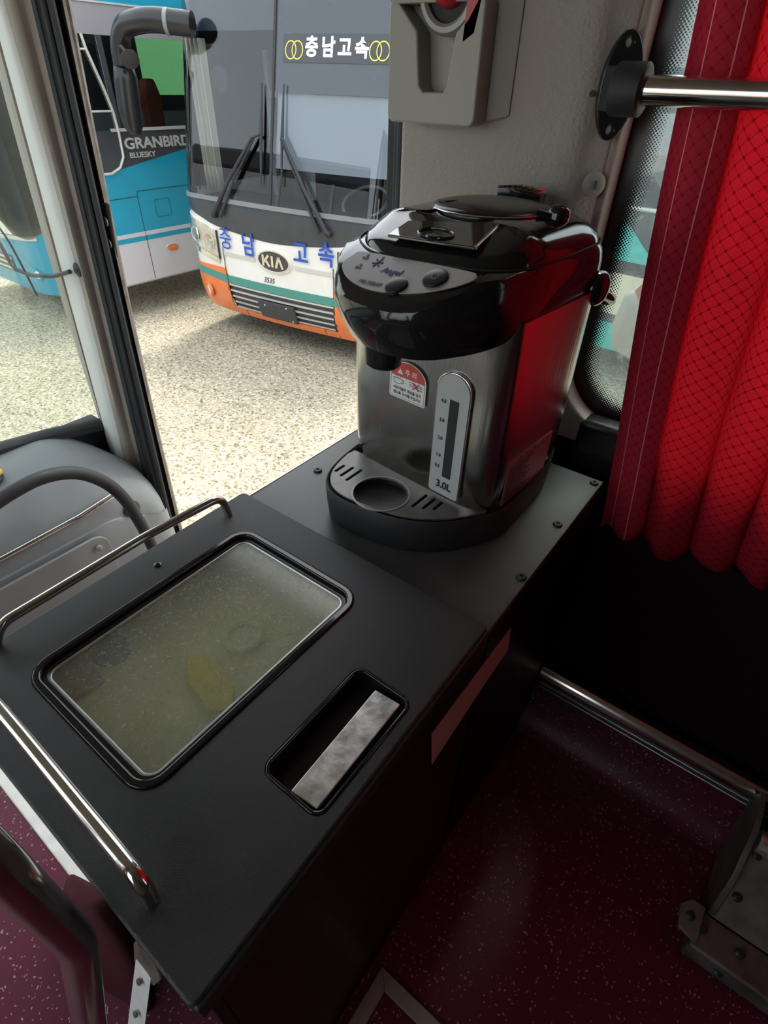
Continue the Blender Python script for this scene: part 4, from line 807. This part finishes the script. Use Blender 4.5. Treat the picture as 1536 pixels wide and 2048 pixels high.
# things behind the windscreen
g = G(); g.box(-1.2, 1.2, 0, .55, -1.35, -1.06)
def toK(g, dy=.25):
    for i, v in enumerate(g.v): q_ = KC+KE*v[0]-KN*(v[1]+dy); g.v[i] = (q_.x, q_.y, v[2])
    return g
toK(g).build('dashboard', 'dkint', K, smooth=0)
toK(G().box(-1.22, 1.22, 2.2, 2.25, -1.9, 1.0)).build('inner_wall', 'dkint', K, smooth=0)
toK(G().box(-1.22, 1.22, 0, 2.2, -1.9, -1.85)).build('inner_floor', 'dkint', K, smooth=0)
g = G(); vv = []; 
for j, z in enumerate(lin(-1.0, .25, 6)):
    for i, x in enumerate(lin(-1.17, -.93, 25)): vv.append((x, .10+.035*math.sin(i*1.15), z))
g.add(vv, [(j*25+i, j*25+i+1, (j+1)*25+i+1, (j+1)*25+i) for j in range(5) for i in range(24)]); toK(g).build('corner_curtain', 'cbeige', K, solid=.004)
kpatch('shade_cloth', .03, 1.3, -.70, -.13, 'cgrey', K, off=-.03, th=.004, nz=6)
toK(G().box(-.88, -.30, .9, .95, -.2, -.14).box(-.88, -.30, .9, .95, -.75, -.70).box(-.34, -.28, .9, .95, -1.2, .2).box(-.90, -.84, .9, .95, -1.2, .2)).build('inner_frame', 'cgrey', K, smooth=0)
g = G(); g.lathe([(.11, 0), (.10, .02), (.02, .03)], KP(-.78, -.05, -.12), KN, 24); g.build('inner_mirror', 'ink', K)
g = G(); g.tube([KP(-1.0, .25, -.1), KP(-1.0, -.0, -.16), KP(-.78, -.05, -.15)], .02, 8); g.build('inner_mirror_arm', 'ink', K)
g = G(); ctr = KC+KE*.72-KN*.62
g.tube([ctr+KE*.24*math.cos(t)+Vector((0, 0, -.98+.12*math.sin(t)))-KN*.18*math.sin(t) for t in lin(0, 6.2832, 33)], .018, 10, False); g.build('steering_wheel', 'slat', K)
g = G()
for i_, s_ in enumerate((-1.15, 1.15)):
    for yy in (1.6,): q_ = KC+KE*s_*.93-KN*yy; g.lathe([(.5, -.14), (.5, .14)], (q_.x, q_.y, -2.0), KE, 30)
g.build('wheels', 'rubber', K)
g = toK(G().box(-1.15, 1.15, .1, 8.5, -2.16, -2.0)); g.build('underside', 'ink', K, smooth=0)

# ================================================================== blue-green coach on the left
Tt = thing('parked_coach', 'blue coach with pale skirt and dark windows parked at the left', 'coach', (-8.0, 4.0, -2.5))
TX = -6.8; TYF = 3.0; TR = .62; TW = 2.5
def TPt(s, z, off=0):
    """s along the body from the nose centre: front edge first, then round the corner, then back along the side"""
    rake = .14*max(0, z+1.1); q0 = TW/2-TR
    if s < q0: return Vector((TX-TW/2+s, TYF-off+rake, z))
    a = (s-q0)/TR
    if a < math.pi/2: return Vector((TX-TR+(TR+off)*math.sin(a), TYF+TR-(TR+off)*math.cos(a)+rake*math.cos(a), z))
    return Vector((TX+off, TYF+TR+(s-q0-TR*math.pi/2), z))
q0 = TW/2-TR; SQ = q0+TR*math.pi/2
def sY(y): return SQ+(y-TYF-TR)
def tpatch(name, s0, s1, zl, zu, m_, par, off=0, th=.015, nz=4, **k):
    zl_ = zl if callable(zl) else (lambda s: zl); zu_ = zu if callable(zu) else (lambda s: zu)
    ss = sorted(set([s0, s1]+[x for x in [-1.25, 0, q0]+lin(q0, SQ, 14)+[SQ+.1, SQ+.3, sY(4.19), sY(4.5), sY(5.0), sY(6), sY(9)] if s0 < x < s1])); n_ = len(ss); v = []
    for o_ in (off, off-th):
        for j in range(nz+1):
            for s in ss: v.append(TPt(s, zl_(s)+(zu_(s)-zl_(s))*j/nz, o_))
    A = (nz+1)*n_; f = []
    for j in range(nz):
        for i in range(n_-1): a = j*n_+i; f.append((a, a+1, a+n_+1, a+n_)); f.append((A+a, A+a+n_, A+a+n_+1, A+a+1))
    for i in range(n_-1): f.append((i, A+i, A+i+1, i+1)); a = nz*n_+i; f.append((a, a+1, A+a+1, A+a))
    for j in range(nz): a = j*n_; f.append((a, a+n_, A+a+n_, A+a)); a = j*n_+n_-1; f.append((a, A+a, A+a+n_, a+n_))
    return G().add(v, f).build(name, m_, par, **k)
END = sY(12)
diag = lambda s: -.93+.165*max(0, (s-sY(3.86)))
diagc = lambda s: min(-.56, diag(s))
tpatch('side_panel', -TW/2, END, -1.66, lambda s: diagc(s) if s > sY(3.62) else (-1.15 if s < SQ-.25 else -1.15+.22*(s-SQ+.25)/.25), 'teal', Tt, nz=5)
tpatch('skirt', sY(3.64), END, -2.12, -1.66, 'lilac', Tt)
tpatch('nose_bumper', -TW/2, sY(3.64), lambda s: -2.16+.04*max(0, (s-q0))/1.0, -1.66, 'teal', Tt)
tpatch('stripe', sY(3.64), END, -1.605, -1.56, 'lilac', Tt, off=.003, th=.004, nz=1)
tpatch('skirt_stripe', sY(3.64), END, -1.665, -1.66, 'lilac', Tt, off=.002, th=.004, nz=1)
tpatch('name_panel', sY(3.70), END, lambda s: diagc(s), -.535, 'kblack', Tt, off=.002, nz=3)
tpatch('waist_strip', sY(4.05), END, -.545, -.515, 'slat', Tt, off=.012, nz=1)
tpatch('upper_panel', sY(3.74), END, .27, .53, mat('pale_grey_roof_side', (.30, .29, .31), .3, coat=.3), Tt, off=.0, nz=2)
tpatch('roof_edge', sY(3.6), END, .53, .80, 'teal', Tt, nz=2)
tpatch('cornice_line', sY(3.7), END, .515, .53, 'slat', Tt, off=.01, nz=1)
tpatch('side_window', sY(4.14), END, -.52, .27, 'tglass', Tt, off=-.002, th=.005, nz=1)
tpatch('driver_window', sY(3.64), sY(4.10), -.90, .20, 'tglass', Tt, off=-.002, th=.005, nz=4)
tpatch('windscreen', -TW/2, sY(3.60), -1.13, .55, 'kglass', Tt, off=-.002, th=.005, nz=4)
tpatch('wind_band', -TW/2, SQ-.1, -1.30, -1.13, mat('grey_band', (.25, .26, .28), .3, coat=.3), Tt, off=.004, nz=1)
g = G(); g.tube([TPt(sY(y), z, .012) for y, z in ((3.96, .27), (3.98, .15), (4.07, -.15), (4.12, -.36), (4.13, -.55), (4.12, -.78), (4.05, -.88), (3.93, -.93), (3.80, -.93))], .014, 8); g.tube([TPt(sY(3.70), .15, .012), TPt(sY(3.98), .15, .012)], .010, 8); g.tube([TPt(sY(3.80), -.36, .012), TPt(sY(4.11), -.36, .012)], .010, 8); g.build('window_frame', 'slat', Tt)
for y in (4.12, 6.4, 8.6, 10.6): tpatch('window_post', sY(y), sY(y+.06), -.52, .27, 'kblack', Tt, off=.004, nz=1)
g = G()
def seam(a, b): g.tube([TPt(sY(a[0]), a[1], .001), TPt(sY(b[0]), b[1], .001)], .004, 6)
seam((3.7, -1.19), (4.19, -1.18)); seam((4.19, -1.18), (4.20, -1.13)); seam((4.20, -1.13), (11, -1.10)); seam((4.19, -1.18), (4.19, -2.11)); seam((6.2, -1.1), (6.2, -2.1)); g.build('panel_seams', 'ink', Tt)
L = rrect(4.40, 4.615, -1.425, -1.238, .03); L = [(y, z) for y, z in L]; g = G(); g.tube([TPt(sY(y), z, .002) for y, z in L+[L[0]]], .004, 6, False); g.build('filler_flap_line', mat('dark_teal_line', (.01, .12, .20), .4), Tt)
g = G(); g.loft([[TPt(sY(4.535+a*math.cos(t)), -1.80+b_*math.sin(t), o_) for t in lin(0, 6.2832, 21)[:-1]] for a, b_, o_ in ((.075, .032, .0), (.07, .028, .022), (.04, .015, .03))]); al = g.build('side_lamp', 'amber', Tt)
g = G(); g.tube([TPt(sY(4.535+.10*math.cos(t)), -1.80+.05*math.sin(t), .006) for t in lin(.2, 2.94, 13)], .007, 6); g.build('lamp_hood', 'lilac', al)
def ttext(t, size, y, z, m_, **k): o = TPt(sY(y), z, .006); return text(t, size, o, (0, 1, 0), (0, 0, 1), m_, Tt, ext=.003, al='LEFT', **k)
ttext('GRANBIRD', .145, 4.17, -.665, 'slat', bold=.004, sx=1.25); ttext('BLUESKY', .075, 4.205, -.775, 'slat', bold=.001, sx=1.15)
# nose details
tl = lambda a, b, c_, d_, m_, nm, **k: tpatch(nm, a, b, c_, d_, m_, Tt, **k)
NX = lambda x: x-(TX-TW/2)
hl = tl(NX(-7.95), q0+.28, lambda s: -1.565+.09*(s-.1), lambda s: -1.33+.05*(s-.1), 'lamp', 'head_lamp', off=.012)
tl(NX(-7.95), q0+.26, lambda s: -1.62+.09*(s-.1), lambda s: -1.575+.09*(s-.1), 'slat', 'lamp_strip', off=.012, nz=1)
gr = tl(-.55, NX(-7.86), -2.0, -1.80, 'kblack', 'lower_grille', off=.003)
for z in (-1.96, -1.90, -1.84): tpatch('slat', -.52, NX(-7.88), z-.012, z+.012, 'slat', gr, off=.016, nz=1)
p = TPt(q0+.10, -1.93, .0); g = G(); g.lathe([(.075, -.01), (.07, .012), (.05, .018)], p, (.25, -1, 0), 24); fg = g.build('fog_lamp', 'teal', Tt); g = G(); g.lathe([(.05, 0), (.042, .025), (.01, .03)], p, (.25, -1, 0), 20); g.build('fog_lens', 'lamp', fg)
g = G(); g.box(TX-TW, TX-.02, 3.7, 12, .76, .80); g.box(TX-TW-.02, TX-TW, 3.2, 12, -2.1, -.5); g.box(TX-TW+.05, TX-.05, 3.4, 12, -2.15, -2.05); g.build('far_shell', 'lilac', Tt, smooth=0)
g = G(); g.box(TX-TW+.02, TX-.03, 3.9, 12, -1.25, -1.2); g.build('inner_floor', 'dkint', Tt, smooth=0)
g = G(); g.box(TX-TW-.01, TX-TW+.01, 6.25, 12, -.30, .45); g.build('far_window', 'gtint', Tt, smooth=0)
g = G(); g.box(TX-TW-.01, TX-TW+.01, 3.3, 6.25, -.5, .70); g.box(TX-TW-.01, TX-TW+.01, 6.25, 12, .45, .7); g.box(TX-TW-.01, TX-TW+.01, 6.25, 12, -.5, -.30); g.build('far_wall', 'dkint', Tt, smooth=0)
for y in (4.62, 4.93, 5.9, 6.9):
    g = G(); g.prism([(TX-.55, y, -1.0), (TX-.55, y+.22, -1.0), (TX-.55, y+.24, -.25), (TX-.55, y+.18, -.08), (TX-.55, y+.04, -.08), (TX-.55, y-.01, -.25)], (-.12, 0, 0)); g.build('seat_back', 'seatred', Tt, bevel=.03)
g = G()
for y in (5.2, 9.5): g.lathe([(.5, -.14), (.5, .02)], (TX-.05, y+1.2, -2.0), (1, 0, 0), 30)
g.build('wheels', 'rubber', Tt)

# ================================================================== turquoise coach beyond the side window
Q = thing('parked_coach', 'turquoise and cream coach with a dark windscreen seen through the side window', 'coach', (-.5, 6.2, -2.5))
def QP(s, z, off=0): b = .06*s*s+(0 if abs(s) < .95 else .28-math.sqrt(max(0, .0784-min(abs(s)-.95, .28)**2)))+.16*max(0, z+1.1); return Vector((-.75+s, 5.80+b-off, z))
def qpatch(name, s0, s1, zl, zu, m_, off=0, th=.012, nz=5, par=None):
    zl_ = zl if callable(zl) else (lambda s: zl); zu_ = zu if callable(zu) else (lambda s: zu); ss = lin(s0, s1, 30); n_ = 30; v = []
    for o_ in (off, off-th):
        for j in range(nz+1):
            for s in ss: v.append(QP(s, zl_(s)+(zu_(s)-zl_(s))*j/nz, o_))
    A = (nz+1)*n_; f = []
    for j in range(nz):
        for i in range(n_-1): a = j*n_+i; f.append((a, a+1, a+n_+1, a+n_)); f.append((A+a, A+a+n_, A+a+n_+1, A+a+1))
    for i in range(n_-1): f.append((i, A+i, A+i+1, i+1)); a = nz*n_+i; f.append((a, a+1, A+a+1, A+a))
    for j in range(nz): a = j*n_; f.append((a, a+n_, A+a+n_, A+a)); a = j*n_+n_-1; f.append((a, A+a, A+a+n_, a+n_))
    return G().add(v, f).build(name, m_, par or Q)
qpatch('bumper', -1.23, 1.23, -2.14, -1.88, 'turq', off=.02)
qpatch('dark_gap', -1.23, 1.23, -1.88, -1.80, 'kblack'); qpatch('cream_panel', -1.23, 1.23, -1.80, -1.42, 'cream')
qpatch('windscreen_band', -1.23, 1.23, -1.42, -.9, 'kfilm'); qpatch('windscreen', -1.22, 1.22, -.9, .8, 'kglass'); qpatch('roof_front', -1.23, 1.23, .8, 1.1, 'cream')
g = G(); g.box(-1.9, .4, 6.3, 13, -2.1, 1.08); g.build('body', 'kfilm', Q, bevel=.05)
g = G(); v = [QP(-.90, -1.30, .02), QP(-.42, -1.30, .02), QP(-.80, -.98, .02), QP(-.95, -.92, .02)]; g.prism(v, (0, -.008, 0)); g.build('swoosh', 'turq', Q, smooth=0)
g = G(); g.tube([QP(-.375, -2.13, .023), QP(-.375, -1.89, .023)], .006, 6); g.build('bumper_gap', 'ink', Q)
g = G(); g.tube([QP(-1.1, -.88, .03), QP(0, -.86, .03), QP(1.1, -.88, .03)], .02, 8); g.build('trim_bar', 'slat', Q)
r = thing('seat_reflection', 'pale grey angular mirror housing with a tan face outside the side window', 'mirror', (-1.02, 4.6, -1.4))  # added solid standing in for a white-covered seat mirrored in the pane
g = G(); g.loft([[(x*1.0, y, z) for x, y, z in q_] for q_ in ([(-1.07, 4.5, -1.64), (-.84, 4.45, -1.70), (-.80, 4.75, -1.70), (-1.05, 4.75, -1.62)], [(-1.10, 4.48, -1.45), (-.82, 4.42, -1.45), (-.78, 4.75, -1.45), (-1.08, 4.75, -1.45)], [(-1.08, 4.5, -1.24), (-.92, 4.45, -1.34), (-.74, 4.75, -1.20), (-1.03, 4.75, -1.20)], [(-1.03, 4.52, -1.20), (-.93, 4.47, -1.31), (-.76, 4.74, -1.10), (-.98, 4.74, -1.12)])]); g.build('housing', 'box', r, bevel=.02)
g = G(); g.prism([(-1.0, 4.46, -1.18), (-.90, 4.44, -1.30), (-.80, 4.46, -1.22), (-.78, 4.48, -1.0), (-.88, 4.48, -1.0)], (0, .02, 0)); g.build('face', 'brown', r, smooth=0)
g = G(); g.tube([(-.80, 4.6, -1.45), (-.5, 4.75, -1.40), (-.3, 4.9, -1.0), (-.2, 5.2, -.6)], .03, 10); g.build('added_arm', 'slat', r)

# ================================================================== coach parked alongside in front, it shows in the windscreen reflections
V4 = thing('parked_coach', 'blue and white coach seen only mirrored in the windscreen of the white coach', 'coach', (-9, -1.5, -2.5))
g = G(); g.box(-15, -4.6, -3.9, -1.4, -2.2, -1.55); g.build('skirt', 'kwhite', V4, bevel=.05)
g = G(); g.box(-15, -4.6, -3.9, -1.4, -1.55, -.60); g.build('side_panel', 'teal', V4, bevel=.03)
g = G(); g.box(-15, -4.62, -3.88, -1.42, -.60, .60); g.build('side_windows', 'cgrey', V4, bevel=.03)
g = G(); g.box(-15, -4.6, -3.9, -1.4, .60, 1.0); g.build('roof', 'kblack', V4, bevel=.08)
g = G()
for x in (-6, -8, -10, -12): g.box(x-.05, x+.05, -1.41, -1.38, -.6, .6)
g.build('window_posts', 'lilac', V4)
text('AIRPORT LIMOUSINE', .42, (-9.5, -1.375, -1.85), (-1, 0, 0), (0, 0, 1), 'kblack', V4, ext=.004, bold=.008)
g = G()
for x in (-6.3, -12.5): g.lathe([(.5, -.14), (.5, .03)], (x, -1.45, -2.0), (0, 1, 0), 30)
g.build('wheels', 'rubber', V4)
